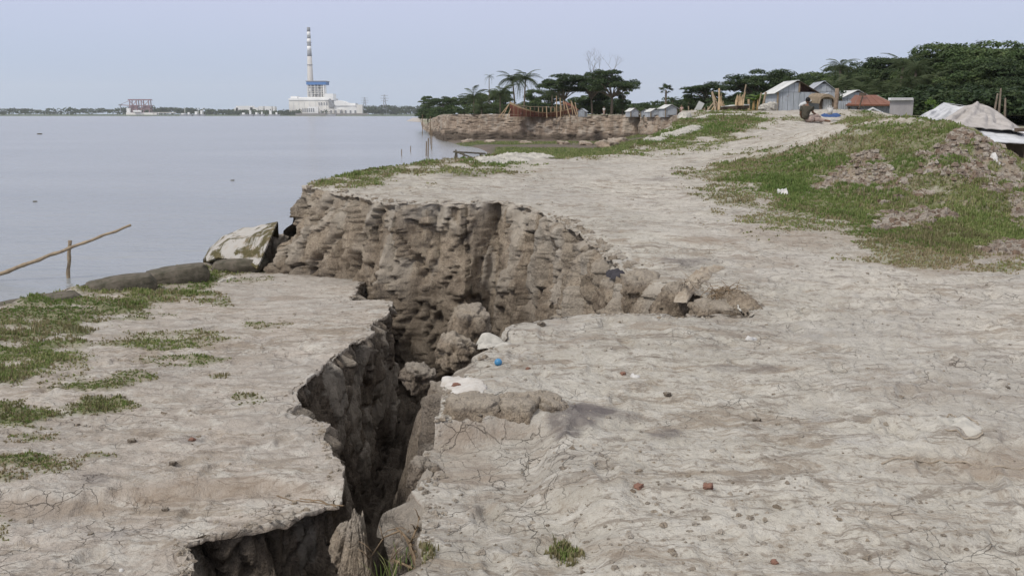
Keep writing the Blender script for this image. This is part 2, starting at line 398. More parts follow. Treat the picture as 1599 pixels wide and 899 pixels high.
GL = [[(-40, 500), (0, 476), (60, 460), (230, 424), (320, 405), (430, 415), (425, 432), (350, 442), (335, 462), (240, 488), (150, 500), (130, 530), (160, 560), (80, 580), (-40, 600)]]
GLe = [(410, 509, 42, 9, .75), (250, 531, 95, 17, .62), (300, 520, 60, 8, .5), (275, 562, 60, 8, .7), (345, 472, 22, 10, .8), (390, 623, 26, 8, .55), (341, 588, 22, 6, .6), (60, 728, 85, 22, .95), (10, 742, 60, 16, 1),
       (160, 712, 50, 6, .5), (60, 645, 110, 17, .9), (150, 600, 75, 14, .85), (165, 628, 50, 12, .8), (200, 590, 50, 10, .6), (30, 685, 60, 8, .5), (0, 810, 22, 40, .5), (60, 560, 90, 22, .6), (385, 440, 30, 6, .5)]
GM = [[(470, 296), (480, 284), (620, 256), (740, 242), (870, 244), (960, 236), (1010, 210), (1060, 184), (1130, 170), (1190, 178), (1205, 190), (1180, 207), (1100, 226), (1000, 238), (880, 244), (790, 256), (690, 266), (620, 282), (520, 296)],
      [(1320, 178), (1440, 178), (1530, 186), (1640, 250), (1700, 300), (1700, 400), (1600, 408), (1540, 402), (1470, 404), (1400, 392), (1340, 372), (1300, 350), (1225, 332), (1185, 308), (1150, 282), (1080, 272), (1100, 258), (1190, 240), (1290, 222), (1360, 204), (1310, 190)]]
GMe = [(1250, 345, 110, 22, .42), (1450, 395, 110, 22, .5), (1150, 300, 60, 25, .38), (880, 868, 46, 16, .9), (655, 868, 30, 14, .4), (1120, 270, 60, 10, .5), (1560, 418, 60, 10, .5), (740, 268, 80, 6, .4), (1250, 185, 40, 4, .6)]
DM = [(925, 645, 70, 22, 1.0), (1040, 672, 36, 12, .8), (980, 650, 60, 14, .6), (880, 660, 30, 22, .9), (1170, 575, 60, 8, .5), (1075, 408, 40, 7, .6), (150, 748, 30, 10, .7), (300, 690, 25, 8, .6), (1030, 280, 30, 4, .4), (730, 272, 40, 6, .5)]
BM = [(770, 675, 95, 18, .55), (1560, 720, 120, 35, .7), (1480, 740, 60, 20, .5), (1000, 860, 70, 20, .35), (720, 730, 60, 35, .5), (1110, 375, 70, 5, .7), (1200, 410, 60, 8, .35), (1430, 730, 50, 12, .5), (1340, 610, 20, 4, .8), (1250, 370, 140, 20, .5), (1480, 415, 100, 15, .5)]
BL = [(350, 765, 180, 22, .75), (60, 795, 120, 16, .7), (370, 690, 40, 6, .6), (450, 465, 40, 5, .5), (400, 560, 60, 10, .35), (330, 540, 30, 6, .5)]
TR = [[(1210, 176), (1330, 181), (1400, 189), (1250, 214), (1080, 258), (1080, 300), (1170, 350), (1330, 395), (1640, 460), (1640, 560), (1400, 520), (1200, 440), (1050, 370), (960, 330), (880, 280), (990, 246), (1150, 214)]]
GMx = [(1325, 278, 34, 14), (1395, 292, 22, 16), (1480, 242, 40, 10), (1440, 300, 26, 8), (1405, 345, 45, 14), (1380, 270, 14, 8), (1520, 262, 30, 9), (1350, 245, 22, 5), (1560, 300, 30, 10), (1570, 395, 45, 12), (1500, 222, 25, 9), (1540, 240, 24, 14), (1470, 340, 24, 6), (1290, 292, 20, 5), (1535, 222, 34, 12), (1500, 272, 34, 13), (1572, 268, 26, 16), (1455, 262, 18, 8), (1588, 330, 16, 14), (1350, 262, 18, 6)]
def ell(px, py, E, X, Y, sd_, k=0.55):
    r = np.zeros_like(px)
    n = fbm(X * 3.2, Y * 3.2, s=sd_, o=4)
    for (cx, cy, rx, ry, w) in E:
        d = np.sqrt(((px - cx) / rx) ** 2 + ((py - cy) / ry) ** 2)
        r = np.maximum(r, w * sstep(1.15, 0.55, d + k * n))
    return r
def polyw(px, py, PS, X, Y, sd_, soft):
    n = fbm(X * 1.6, Y * 1.6, s=sd_, o=5, g=0.6); r = np.zeros_like(px)
    for P in PS:
        ins = in_poly(px, py, P); d, _, _ = nearest(px, py, P, True); sdv = np.where(ins, d, -d)
        r = np.maximum(r, sstep(-0.25, 0.65, sdv / soft + 1.3 * n))
    return r
def masks_left(X, Y, Z):
    px, py = proj(np.stack([X, Y, Z], -1))
    g = np.maximum(polyw(px, py, GL, X, Y, 31, 24.), ell(px, py, GLe, X, Y, 33, 0.8))
    g = g * sstep(-0.30, 0.45, fbm(X * 2.6, Y * 3.5, s=35, o=5, g=.65) + 0.22 + .35 * sstep(.75, 1, g) * 0)
    return g, ell(px, py, DM, X, Y, 36, .7) * 0.8, ell(px, py, BL, X, Y, 37, .7)
def masks_main(X, Y, Z):
    px, py = proj(np.stack([X, Y, Z], -1))
    far = sstep(44, 50, Y)
    g = np.maximum(polyw(px, py, GM, X, Y, 41, 24.), ell(px, py, GMe, X, Y, 43, 0.9))
    sc = ell(px, py, [(a, b, c, d, 1) for a, b, c, d in GMx], X, Y, 45, 0.9)
    g = g * (1 - 0.9 * sc); g = np.maximum(g, far * 0.5)
    g = g * sstep(-0.55, 0.15, fbm(X * 2.2, Y * 2.6, s=47, o=5, g=.62) + 0.25)
    return g, ell(px, py, DM, X, Y, 46, .8), np.maximum(ell(px, py, BM, X, Y, 48, .8), sc * 1.0)
def sheet(name, ur, nu, yr, nv, zf, poly, snap, masks, mat, micro, skirt=0.03, rough=None):
    us = np.linspace(ur[0], ur[1], nu); vs = np.exp(np.linspace(math.log(yr[0]), math.log(yr[1]), nv))
    U_, Y_ = np.meshgrid(us, vs); X = (U_ * Y_).ravel(); Y = Y_.ravel().copy()
    ins = in_poly(X, Y, poly); idx = np.arange(nu * nv).reshape(nv, nu)
    Q = np.stack([idx[:-1, :-1], idx[:-1, 1:], idx[1:, 1:], idx[1:, :-1]], -1).reshape(-1, 4)
    Q = Q[ins[Q].any(1)]
    used = np.unique(Q); om = used[~ins[used]]
    _, nx, ny = nearest(X[om], Y[om], snap); far = (nx - X[om]) ** 2 + (ny - Y[om]) ** 2 > (0.05 * Y[om] + 0.2) ** 2
    X[om] = np.where(far, X[om], nx); Y[om] = np.where(far, Y[om], ny)
    remap = -np.ones(nu * nv, int); remap[used] = np.arange(len(used)); Q = remap[Q]; X = X[used]; Y = Y[used]
    snapped = np.zeros(len(X), bool); snapped[remap[om]] = True
    Z = zf(X, Y); g, d, b = masks(X, Y, Z)
    Z = Z + micro(X, Y, g)
    V = np.stack([X, Y, Z], 1)
    # skirt below the broken rim
    E = np.concatenate([Q[:, [0, 1]], Q[:, [1, 2]], Q[:, [2, 3]], Q[:, [3, 0]]]); ok = snapped[E].all(1); E = E[ok]
    key = np.sort(E, 1); kk = key[:, 0] * 10000000 + key[:, 1]; _, inv, cnt = np.unique(kk, return_inverse=True, return_counts=True)
    E = E[cnt[inv] == 1]; bv = np.unique(E); mp = -np.ones(len(V), int); mp[bv] = np.arange(len(bv)) + len(V)
    n = skirt * (1.0 + 0.8 * vn(V[bv, 0] * 9, V[bv, 1] * 9, s=77)); W_ = V[bv].copy(); W_[:, 2] -= n
    V = np.concatenate([V, W_]); Q = np.concatenate([Q, np.stack([E[:, 1], E[:, 0], mp[E[:, 0]], mp[E[:, 1]]], 1)])
    cat = lambda a: np.concatenate([a, a[bv]])
    brn = np.concatenate([b, np.maximum(b[bv], 0.8)])
    px_, py_ = proj(V[:len(X)]); dst = polyw(px_, py_, TR, X, Y, 49, 30.) if name == 'ground' else X * 0
    return struct(name, npmesh(name, V, Q, True, {'grass': cat(g), 'dark': cat(d), 'brown': brn, 'dust': cat(dst)}), mat)
_fr = np.random.default_rng(77); FP = []
for _k in range(9):
    _x, _y = _fr.uniform(-.2, 2.6), _fr.uniform(3.2, 5.0); _a = _fr.uniform(1.0, 2.1)
    for _q in range(12): FP.append((_x + math.cos(_a) * _q * .62 + (.09 if _q % 2 else -.09), _y + math.sin(_a) * _q * .62, _a + _fr.uniform(-.25, .25)))
for _k in range(5):
    _x, _y = _fr.uniform(-4.5, -1.9), _fr.uniform(3.2, 5.5); _a = _fr.uniform(1.2, 2.0)
    for _q in range(10): FP.append((_x + math.cos(_a) * _q * .62 + (.09 if _q % 2 else -.09), _y + math.sin(_a) * _q * .62, _a + _fr.uniform(-.25, .25)))
def prints(X, Y):
    r = np.zeros_like(X)
    for (fx_, fy_, a) in FP:
        k = (np.abs(X - fx_) < .25) & (np.abs(Y - fy_) < .25)
        if not k.any(): continue
        dx, dy = X[k] - fx_, Y[k] - fy_; u = (dx * math.cos(a) + dy * math.sin(a)) / .135; v = (-dx * math.sin(a) + dy * math.cos(a)) / .055; d = np.sqrt(u * u + v * v)
        r[k] += -.016 * sstep(1.1, .7, d) + .007 * np.exp(-((d - 1.3) / .25) ** 2)
    return r
def plates(X, Y, s):
    wx = X + .16 * fbm(X * 2.5, Y * 2.5, s=s, o=4, g=.6); wy = Y + .16 * fbm(X * 2.5 + 9, Y * 2.5, s=s + 1, o=4, g=.6)
    a1, a2, ac = worley(wx * 1.7, wy * 2.6, X * 0 + .5, s=s + 2); b1, b2, bc = worley(wx * 5.2, wy * 7.5, X * 0 + .5, s=s + 6)
    m_ = sstep(-.25, .35, fbm(X * .7, Y * .7, s=s + 9, o=3))
    return (0.034 * (ac - .5) * sstep(0, .14, a2 - a1) + 0.016 * (bc - .5) * sstep(0, .2, b2 - b1)) * (.35 + .65 * m_) + prints(X, Y)
def micro_main(X, Y, g):
    near = 1 / (1 + (Y / 14.0) ** 2)
    f = 0.017 * fbm(X * 5, Y * 5, s=51, o=4, g=.6) + 0.012 * fbm(X * 17, Y * 17, s=52, o=3)
    f = f + plates(X, Y, 61) * (1 - .75 * sstep(12.5, 14, Y) * sstep(3.5, 5.5, X))
    sl = sstep(12.5, 14, Y) * sstep(4.0, 6.5, X) * (1 - sstep(20, 24, Y))
    w1, w2, wc = worley(X * .9, Y * .9, X * 0 + .5, s=59); f = f + sl * (0.26 * fbm(X * 1.5, Y * 1.5, s=53, o=5, g=.66) + 0.07 * (wc - .5) * sstep(0, .25, w2 - w1) - 0.08 * np.abs(fbm(X * 3, Y * 3, s=58, o=3)))
    # foot prints pressed into soft mud
    return f + 0.02 * np.clip(g, 0, 1) * (0.6 + vn(X * 11, Y * 11, s=54))
def micro_left(X, Y, g):
    return plates(X, Y, 81) + 0.015 * fbm(X * 5, Y * 5, s=55, o=4, g=.6) + 0.010 * fbm(X * 17, Y * 17, s=56, o=3) + 0.02 * g * (0.6 + vn(X * 11, Y * 11, s=57))
def zm_full(X, Y): return z_main(X, Y) + micro_main(np.asarray(X, float), np.asarray(Y, float), 0.0)
def zl_full(X, Y): return z_left(X, Y) + micro_left(np.asarray(X, float), np.asarray(Y, float), 0.0)
M_GROUND = mat_ground('dry_mud'); M_LEFT = mat_ground('dry_mud_sunken', (0.45, 0.405, 0.355), (0.32, 0.28, 0.235))
rim_main = np.concatenate([R_edge, S_edge[1:], B_edge])
rim_left = np.concatenate([L_edge, Lback[1:], Lback2[:1], Lb_edge])
main_o = sheet('ground', (-0.62, 0.95), 720, (1.3, 76.0), 640, z_main, main_poly, rim_main, masks_main, M_GROUND, micro_main)
main_o['label'] = 'pale dried mud embankment top with worn track and grassy mound'
left_o = sheet('sunken_ground', (-0.95, -0.02), 460, (1.3, 17.5), 420, z_left, left_poly, rim_left, masks_left, M_LEFT, micro_left, 0.028)
left_o['label'] = 'sunken slab of pale mud with green grass strips on the river side'

# ------------------------------------------------------------------ broken earth walls
def wall(name, edge, ztop, zbot, off, nt_, mat, side=1, amp=1.0, seed=0, inset=0.03, drytop=0.0, smoothn=9, fk=1.0, offmod=None, wet_shade=None, clod=1.0, zs=1.0):
    """earth face hanging from a plan polyline: rows go down, columns along the rim"""
    E = np.asarray(edge); n = len(E); T = np.gradient(E, axis=0)
    k = np.ones(smoothn) / smoothn
    T = np.stack([np.convolve(np.pad(T[:, i], smoothn // 2, mode='edge'), k, 'valid')[:n] for i in (0, 1)], 1)
    T /= np.linalg.norm(T, axis=1)[:, None] + 1e-9; N = np.stack([-T[:, 1], T[:, 0]], 1) * side
    zt = ztop(E[:, 0], E[:, 1]) if callable(ztop) else np.full(n, ztop)
    t = np.linspace(0, 1, nt_) ** 1.15; D = t[None, :] * (zt[:, None] - zbot)
    s = np.concatenate([[0], np.cumsum(np.linalg.norm(np.diff(E, axis=0), axis=1))])[:, None] + 0 * D
    o = off * D * (1 + 0.35 * vn(s * 0.8, D * 0.6, s=seed))
    if offmod is not None: o = o * offmod(E)[:, None]
    o = o - inset * np.exp(-D / 0.05) 
    X = E[:, 0][:, None] + N[:, 0][:, None] * o; Y = E[:, 1][:, None] + N[:, 1][:, None] * o; Z = zt[:, None] - D
    w = sstep(0.0, 0.10, D) * 0.9 + 0.1
    a = amp * w
    ZV = Z * 0.28 * zs
    big = fbm(X * 1.0 * fk, Y * 1.0 * fk, ZV * 1.5 * fk, o=3, s=seed + 1)
    wx = X +   .10 / fk * fbm(X * 3 * fk, Z * 1.4 * fk, o=3, s=seed + 2); wy = Y + .10 / fk * fbm(Y * 3 * fk, Z * 1.4 * fk, o=3, s=seed + 3)
    k1, k2, kid, fa = worleyf(wx * 1.9 * fk, wy * 1.9 * fk, ZV * 1.9 * fk, seed + 5)                 # upright shear blocks
    q1, q2, qid, fb = worleyf(wx * 5.0 * fk, wy * 5.0 * fk, Z * zs * 1.7 * fk, seed + 50)            # broken chunks
    h1, h2, hid, fc = worleyf(X * 13 * fk, Y * 13 * fk, Z * 4.5 * fk, seed + 12)                      # crumbs
    flute = np.abs(vn(s * 2.6 * fk + 0.5 * vn(s * 1.5, D * 1.5, s=seed + 20), D * 0.35 * fk, s=seed + 13))
    fl2 = np.abs(vn(s * 8.5 * fk + 0.5 * vn(s * 3, D * 2, s=seed + 21), D * 1.0 * fk, s=seed + 22))
    fine = fbm(X * 9 * fk, Y * 9 * fk, Z * 2.6 * fk, o=4, s=seed + 15, g=.65)
    d = 0.20 * big + clod * (0.20 * (kid - .5) + 0.20 * fa - 0.10 * sstep(0.07, 0.0, k2 - k1) + 0.05 * (qid - .5) + 0.10 * fb - 0.03 * sstep(0.06, 0, q2 - q1)) \
        - 0.11 * sstep(0.12, 0.0, flute) - 0.035 * sstep(0.14, 0, fl2) + 0.05 * fc + 0.07 * fine
    rill = clod * 0.0 + np.maximum(sstep(0.12, 0.0, flute), sstep(0.07, 0, k2 - k1))
    d = d * a / fk
    X = X + N[:, 0][:, None] * d; Y = Y + N[:, 1][:, None] * d
    Z = Z + 0.012 * w * fine / fk
    idx = np.arange(n * nt_).reshape(n, nt_)
    Q = np.stack([idx[:-1, :-1], idx[:-1, 1:], idx[1:, 1:], idx[1:, :-1]], -1).reshape(-1, 4)
    if side < 0: Q = Q[:, ::-1]
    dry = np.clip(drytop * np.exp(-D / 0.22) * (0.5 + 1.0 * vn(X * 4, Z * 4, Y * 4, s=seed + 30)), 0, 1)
    wt = np.zeros_like(X) if wet_shade is None else wet_shade(X, Y, Z, D)
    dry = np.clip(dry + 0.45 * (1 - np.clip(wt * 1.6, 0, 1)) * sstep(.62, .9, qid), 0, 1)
    return npmesh(name, np.stack([X, Y, Z], -1).reshape(-1, 3), Q, True, {'dry': dry.ravel(), 'wet_shade': wt.ravel()})
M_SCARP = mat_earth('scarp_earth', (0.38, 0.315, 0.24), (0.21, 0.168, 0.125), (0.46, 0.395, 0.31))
M_DARK = mat_earth('crack_earth', (0.245, 0.205, 0.162), (0.13, 0.105, 0.082), (0.31, 0.262, 0.212))  # darker copy of the scarp earth, crack shade put into its colour
M_FAR = mat_earth('far_cliff_earth', (0.43, 0.345, 0.27), (0.25, 0.195, 0.15), (0.50, 0.42, 0.335), 0.35, .22)
def moist_shade(X, Y, Z, D): return 0.6 * sstep(0.9, 2.0, D + 0.3 * vn(X * 2, Y * 2, Z * 2, s=88))  # darker with depth: damp earth plus the shade low down, painted in
S_wall = dens(S_edge, 0.03)
struct('scarp_wall', wall('scarp_wall', S_wall, z_main, -4.7, 0.22, 210, M_SCARP, side=1, seed=100, zs=1.0, offmod=lambda E: 1 + 2.2 * sstep(-2.2, -3.5, E[:, 0]), drytop=0.9, smoothn=41, wet_shade=moist_shade), M_SCARP,
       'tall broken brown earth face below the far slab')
B_wall = dens(B_edge, 0.15)
struct('bank_wall', wall('bank_wall', B_wall, z_main, -5.2, 0.45, 60, M_SCARP, side=1, seed=140, drytop=0.2, smoothn=15, offmod=lambda E: 1 + .5 * (E[:, 1] < 18)), M_SCARP, 'steep river bank beyond the scarp')
struct('sunken_wall', wall('sunken_wall', dens(L_edge, 0.02), z_left, -4.8, 0.02, 150, M_DARK, side=-1, amp=0.75, seed=180, drytop=0.25, smoothn=25, wet_shade=moist_shade), M_DARK,
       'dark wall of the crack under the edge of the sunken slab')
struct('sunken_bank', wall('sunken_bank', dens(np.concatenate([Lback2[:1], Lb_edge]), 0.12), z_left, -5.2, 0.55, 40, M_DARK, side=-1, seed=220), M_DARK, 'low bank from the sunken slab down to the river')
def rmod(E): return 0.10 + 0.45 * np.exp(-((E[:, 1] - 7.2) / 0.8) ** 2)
struct('slab_wall', wall('slab_wall', dens(R_edge, 0.022), z_main, -4.8, 0.40, 150, M_DARK, side=1, amp=0.8, seed=260, drytop=0.6, smoothn=31, offmod=rmod, wet_shade=moist_shade), M_DARK,
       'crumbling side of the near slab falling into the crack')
def pit_floor():
    nx, ny = 330, 420; xs = np.linspace(-3.2, 2.6, nx); ys = np.exp(np.linspace(math.log(1.3), math.log(15), ny)); X, Y = np.meshgrid(xs, ys)
    z = -4.2 + 0.25 * fbm(X, Y, s=300)
    z = z + 1.75 * np.exp(-((X + 0.65) / 0.40) ** 2 - ((Y - 7.4) / 1.0) ** 2)
    z = z + 1.2 * np.exp(-((X - 0.2) / 0.6) ** 2 - ((Y - 9.0) / 1.3) ** 2)
    z = z + 0.9 * np.exp(-((X + 0.3) / 0.9) ** 2 - ((Y - 11.5) / 1.5) ** 2)
    z = z + 1.3 * np.exp(-((X + 1.25) / 0.45) ** 2 - ((Y - 3.1) / 0.7) ** 2)
    f1, f2, c = worley(X * 5, Y * 5, z * 2, s=310); g1, g2, c2 = worley(X * 12, Y * 12, z * 3, s=320)
    z = z + 0.16 * (c - .5) + 0.14 * (0.5 - f1) + 0.06 * (c2 - .5) + 0.05 * (.5 - g1) + 0.03 * fbm(X * 20, Y * 20, s=330)
    idx = np.arange(nx * ny).reshape(ny, nx); Q = np.stack([idx[:-1, :-1], idx[:-1, 1:], idx[1:, 1:], idx[1:, :-1]], -1).reshape(-1, 4)
    V = np.stack([X, Y, z], -1).reshape(-1, 3)
    return npmesh('crack_floor', V, Q, True, {'dry': V[:, 0] * 0, 'wet_shade': 0.35 * sstep(-2.8, -3.8, V[:, 2])})  # rubble darkens towards the bottom of the crack
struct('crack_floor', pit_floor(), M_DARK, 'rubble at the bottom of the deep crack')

# ------------------------------------------------------------------ river, far bank, mud flat, distant land
def mat_water():
    m = NM('river_water', 0.2); m.b.inputs['Specular IOR Level'].default_value = 0.5; m.b.inputs['IOR'].default_value = 1.33
    n = m.noise(0.02, 4, 0.5, vec=m.coord((1, 3, 1)))
    m.col(m.mix(m.rng(n, 0.35, 0.65), (0.215, 0.23, 0.235), (0.255, 0.27, 0.275)))
    w1 = m.noise(1.6, 4, 0.6, vec=m.coord((1, 1.6, 1))); w2 = m.noise(0.22, 4, 0.6, vec=m.coord((1, 2.2, 1)))
    b = m.bump(m.mul(w1, 1), 0.06, 0.8); m.bump(m.mul(w2, 1), 0.40, 0.55, b)
    return m.m
M_WATER = mat_water()
wv = [(-9000, -60, WATER), (9000, -60, WATER), (9000, 9000, WATER), (-9000, 9000, WATER)]
struct('water', npmesh('water', wv, [(0, 1, 2, 3)], False), M_WATER, 'wide calm grey river')
M_BED = mat_simple('river_bed_mud', (0.20, 0.17, 0.14), 0.95, 0.3, 0.1)
struct('terrain', npmesh('terrain', [(x, y, -6.5) for x, y in ((-9500, -80), (9500, -80), (9500, 9500), (-9500, 9500))], [(0, 1, 2, 3)], False), M_BED, 'river bed under the water')

# far eroded cliff: plan line from the water corner to the village side
def PL(px, Y): return np.array([(px - CX) / F / math.cos(PITCH) * Y * 1.0, Y])
def at(px, Y): p = ray(px, 180) * Y; return np.array([p[0], Y])
C_line = [at(1075, 92), at(1066, 112), at(1058, 135), at(1030, 142), at(1008, 146), at(1003, 152), at(985, 152), at(900, 155), at(860, 158), at(790, 160), at(735, 162), at(700, 166), at(692, 172), at(688, 190), at(676, 230), at(664, 290), at(660, 420), at(655, 800)]
C_edge = dens(C_line, 0.8, 1.2, 21, 0.12)
def z_far(X, Y): return -0.12 + 0.10 * vn(X * 0.15, Y * 0.15, s=401) - 1.0 * sstep(180, 235, Y) * (1 - sstep(0, 30, X)) - 2.2 * sstep(215, 300, Y) * (1 - sstep(-25, 10, X))
def far_land():
    P = np.concatenate([C_edge, [[-100, 1200], [1500, 1200], [1500, 60], [90, 62], [14, 70]]])
    us = np.linspace(-0.14, 1.3, 420); vs = np.exp(np.linspace(math.log(60), math.log(1200), 220)); U_, Y_ = np.meshgrid(us, vs)
    X = (U_ * Y_).ravel(); Y = Y_.ravel(); ins = in_poly(X, Y, P); idx = np.arange(X.size).reshape(220, 420)
    Q = np.stack([idx[:-1, :-1], idx[:-1, 1:], idx[1:, 1:], idx[1:, :-1]], -1).reshape(-1, 4); Q = Q[ins[Q].any(1)]
    used = np.unique(Q); om = used[~ins[used]]; d, nx, ny = nearest(X[om], Y[om], C_edge); ok = d < 0.06 * Y[om]
    X[om] = np.where(ok, nx, X[om]); Y[om] = np.where(ok, ny, Y[om])
    rm = -np.ones(X.size, int); rm[used] = np.arange(len(used)); X = X[used]; Y = Y[used]
    Z = z_far(X, Y); g = sstep(-0.2, 0.3, fbm(X * .1, Y * .1, s=402)) * .8 + .2
    return npmesh('far_ground', np.stack([X, Y, Z], 1), rm[Q], True, {'grass': g, 'dark': X * 0, 'brown': X * 0})
struct('far_ground', far_land(), M_GROUND, 'flat village ground beyond the eroded far cliff')
struct('far_cliff', wall('far_cliff', dens(C_line, 0.35, 0.9, 21, 0.12)[:1100], z_far, -4.75, 0.16, 60, M_FAR, side=1, amp=1.15, seed=420, inset=0.1, drytop=0.5, smoothn=21, fk=0.62, zs=0.8,
       wet_shade=lambda X, Y, Z, D: 0.8 * sstep(2.4, 3.4, D + 0.5 * vn(X * .5, Y * .5, Z, s=430))), M_FAR, 'long eroded brown cliff across the small bay')  # dark muddy foot, with the shade of an undercut painted in
def mudflat():
    nx, ny = 260, 200; U_, Y_ = np.meshgrid(np.linspace(-0.10, 0.20, nx), np.exp(np.linspace(math.log(62), math.log(172), ny)))
    X = (U_ * Y_).ravel(); Y = Y_.ravel(); px, _ = proj(np.stack([X, Y, X * 0 - 4.4], 1)); 
    shore = 134 - 52 * sstep(730, 800, px) + 20 * sstep(735, 695, px) + 26 * sstep(705, 676, px)       # mud begins beyond this depth
    z = -5.0 + 0.52 * sstep(-4, 12, Y - shore + 5 * fbm(X * .12, Y * .12, s=440)) + 0.35 * sstep(120, 160, Y) * sstep(690, 760, px)
    z = z + 0.10 * fbm(X * .35, Y * .35, s=441)
    z = z + 1.1 * sstep(940, 1010, px) * sstep(75, 60 + 40, Y) 
    g = sstep(0.2, 0.7, 1.25 - np.abs((Y - 112) / 20.0) + 0.35 * fbm(X * .2, Y * .1, s=442)) * sstep(755, 800, px)
    g2 = sstep(0.35, 0.6, 0.5 + 0.9 * fbm(X * .10, Y * .35, s=443)) * sstep(136, 142, Y) * (1 - sstep(148, 152, Y)) * .8
    idx = np.arange(nx * ny).reshape(ny, nx); Q = np.stack([idx[:-1, :-1], idx[:-1, 1:], idx[1:, 1:], idx[1:, :-1]], -1).reshape(-1, 4)
    return npmesh('mudflat', np.stack([X, Y, z], 1), Q, True, {'grass': np.maximum(g, g2)}), (X, Y, z, np.maximum(g, g2))
def mat_mud():
    m = NM('wet_mud', 0.8); n = m.noise(0.5, 6, .7)
    c = m.mix(m.rng(n, .35, .65), (0.19, 0.155, 0.125), (0.115, 0.095, 0.078))
    c = m.mix(m.rng(m.attr('grass'), 0.1, 0.5), c, m.mix(m.rng(m.noise(0.5, 6, .75), .42, .58), (0.045, 0.085, 0.022), (0.11, 0.115, 0.05)))
    m.col(c); m.bump(m.noise(2.5, 5, .7), 0.35, 0.9); return m.m
M_MUD = mat_mud(); _mm, MUD = mudflat()
struct('mudflat', _mm, M_MUD, 'soggy mud flat with bright green growth in the bay')
# distant land strip across the river
def far_shore():
    nx = 240; X = np.linspace(-2200, 600, nx); V = []; 
    for k, (dy, z) in enumerate(((0, WATER - .4), (6, WATER + 1.0), (30, WATER + 2.2), (2500, WATER + 3))):
        V += [(x, 2240 + dy + 18 * vn(np.array([x * .006]), np.array([k * .1]), s=450)[0] - (90 if -330 < x < -210 else 0), z) for x in X]
    Q = [(k * nx + i, k * nx + i + 1, (k + 1) * nx + i + 1, (k + 1) * nx + i) for k in range(3) for i in range(nx - 1)]
    return npmesh('far_shore', V, Q, True)
struct('far_shore', far_shore(), mat_simple('shore_land', (0.10, 0.13, 0.07), 0.95, 0.3, 0.02), 'low land on the far side of the river')

# ------------------------------------------------------------------ grass
def blades(X, Y, Z, H, Wd, n, seed, lean=0.5):
    """n bent blades per tuft, two triangles-wide quads each"""
    r = np.random.default_rng(seed); m = len(X)
    X = np.repeat(X, n); Y = np.repeat(Y, n); Z = np.repeat(Z, n); H = np.repeat(H, n) * r.uniform(.55, 1.25, m * n); Wd = np.repeat(Wd, n)
    a = r.uniform(0, 2 * math.pi, m * n); l = r.uniform(.1, 1, m * n) * lean * H; spread = np.repeat(np.ones(m), n) * H * .35
    bx = X + r.normal(0, 1, m * n) * spread; by = Y + r.normal(0, 1, m * n) * spread
    dx, dy = np.cos(a), np.sin(a); sx, sy = -dy * Wd / 2, dx * Wd / 2
    P0 = np.stack([bx - sx, by - sy, Z - .01], 1); P1 = np.stack([bx + sx, by + sy, Z - .01], 1)
    P2 = np.stack([bx + sx * .7 + dx * l * .4, by + sy * .7 + dy * l * .4, Z + H * .6], 1); P3 = np.stack([bx - sx * .7 + dx * l * .4, by - sy * .7 + dy * l * .4, Z + H * .6], 1)
    P4 = np.stack([bx + dx * l, by + dy * l, Z + H], 1)
    V = np.stack([P0, P1, P2, P3, P4], 1).reshape(-1, 3); b = np.arange(m * n)[:, None] * 5
    T = np.concatenate([b + [0, 1, 2], b + [0, 2, 3], b + [3, 2, 4]]); tint = np.repeat(r.uniform(0, 1, m * n), 5)
    return V, T, tint
def mat_grass(name, a, b, c): return mat_leaf(name, a, b, c)
M_GRASS = mat_grass('grass_blades', (0.105, 0.165, 0.042), (0.175, 0.225, 0.068), (0.36, 0.32, 0.18))
M_DRYGR = mat_grass('dry_grass', (0.14, 0.14, 0.06), (0.23, 0.20, 0.11), (0.32, 0.26, 0.17))
def grass(name, ur, yr, N, zf, masks, poly, h0, seed, label, mat, inv=False, nb=4):
    r = np.random.default_rng(seed); u = r.uniform(*ur, N); v = r.uniform(math.log(yr[0]), math.log(yr[1]), N); Y = np.exp(v); X = u * Y
    k = in_poly(X, Y, poly); X, Y = X[k], Y[k]; Z = zf(X, Y); g, _, _ = masks(X, Y, Z)
    pr = g if not inv else np.clip(g * (1.25 - g) * 3.2, 0, .8)
    k = r.uniform(0, 1, len(X)) < pr ** 1.3 * 1.0; X, Y, Z, g = X[k], Y[k], Z[k], g[k]; Z = Z + (micro_left if zf is z_left else micro_main)(X, Y, g)
    patch = 0.55 + 0.9 * sstep(-.3, .6, fbm(X * .9, Y * .9, s=seed, o=3))
    patch = patch * (0.7 + .6 * sstep(-.2, .5, fbm(X * 4, Y * 4, s=seed + 2, o=3))); H = h0 * (0.5 + .6 * g) * patch * (1 + Y * 0.02); Wd = 0.0052 * (1 + Y * .14)
    V, T, t = blades(X, Y, Z, H, Wd, nb, seed)
    t = np.clip(t * .7 + .3 * (1 - np.repeat(np.repeat(g, nb), 5)) + np.repeat(np.repeat(0.35 * vn(X * .7, Y * .7, s=seed + 1), nb), 5), 0, 1)
    return tag(link(name, npmesh(name, V, T, False, {'tint': t}), mat), label, 'grass', kind='stuff')
grass('grass', (-0.75, 0.0), (2.2, 17.0), 150000, z_left, masks_left, left_poly, 0.024, 501, 'short green grass in strips along the river side of the sunken slab', M_GRASS)
grass('dry_grass', (-0.75, 0.0), (2.2, 17.0), 60000, z_left, masks_left, left_poly, 0.024, 502, 'dull straw-green grass fringing the strips on the sunken slab', M_DRYGR, True, 4)
grass('grass', (-0.30, 0.62), (2.6, 44.0), 420000, z_main, masks_main, main_poly, 0.033, 503, 'green grass on the mound at the right and along the bank edge', M_GRASS)
grass('dry_grass', (-0.30, 0.62), (2.6, 44.0), 160000, z_main, masks_main, main_poly, 0.034, 504, 'dry trampled grass fringing the track and the foot of the mound', M_DRYGR, True, 4)

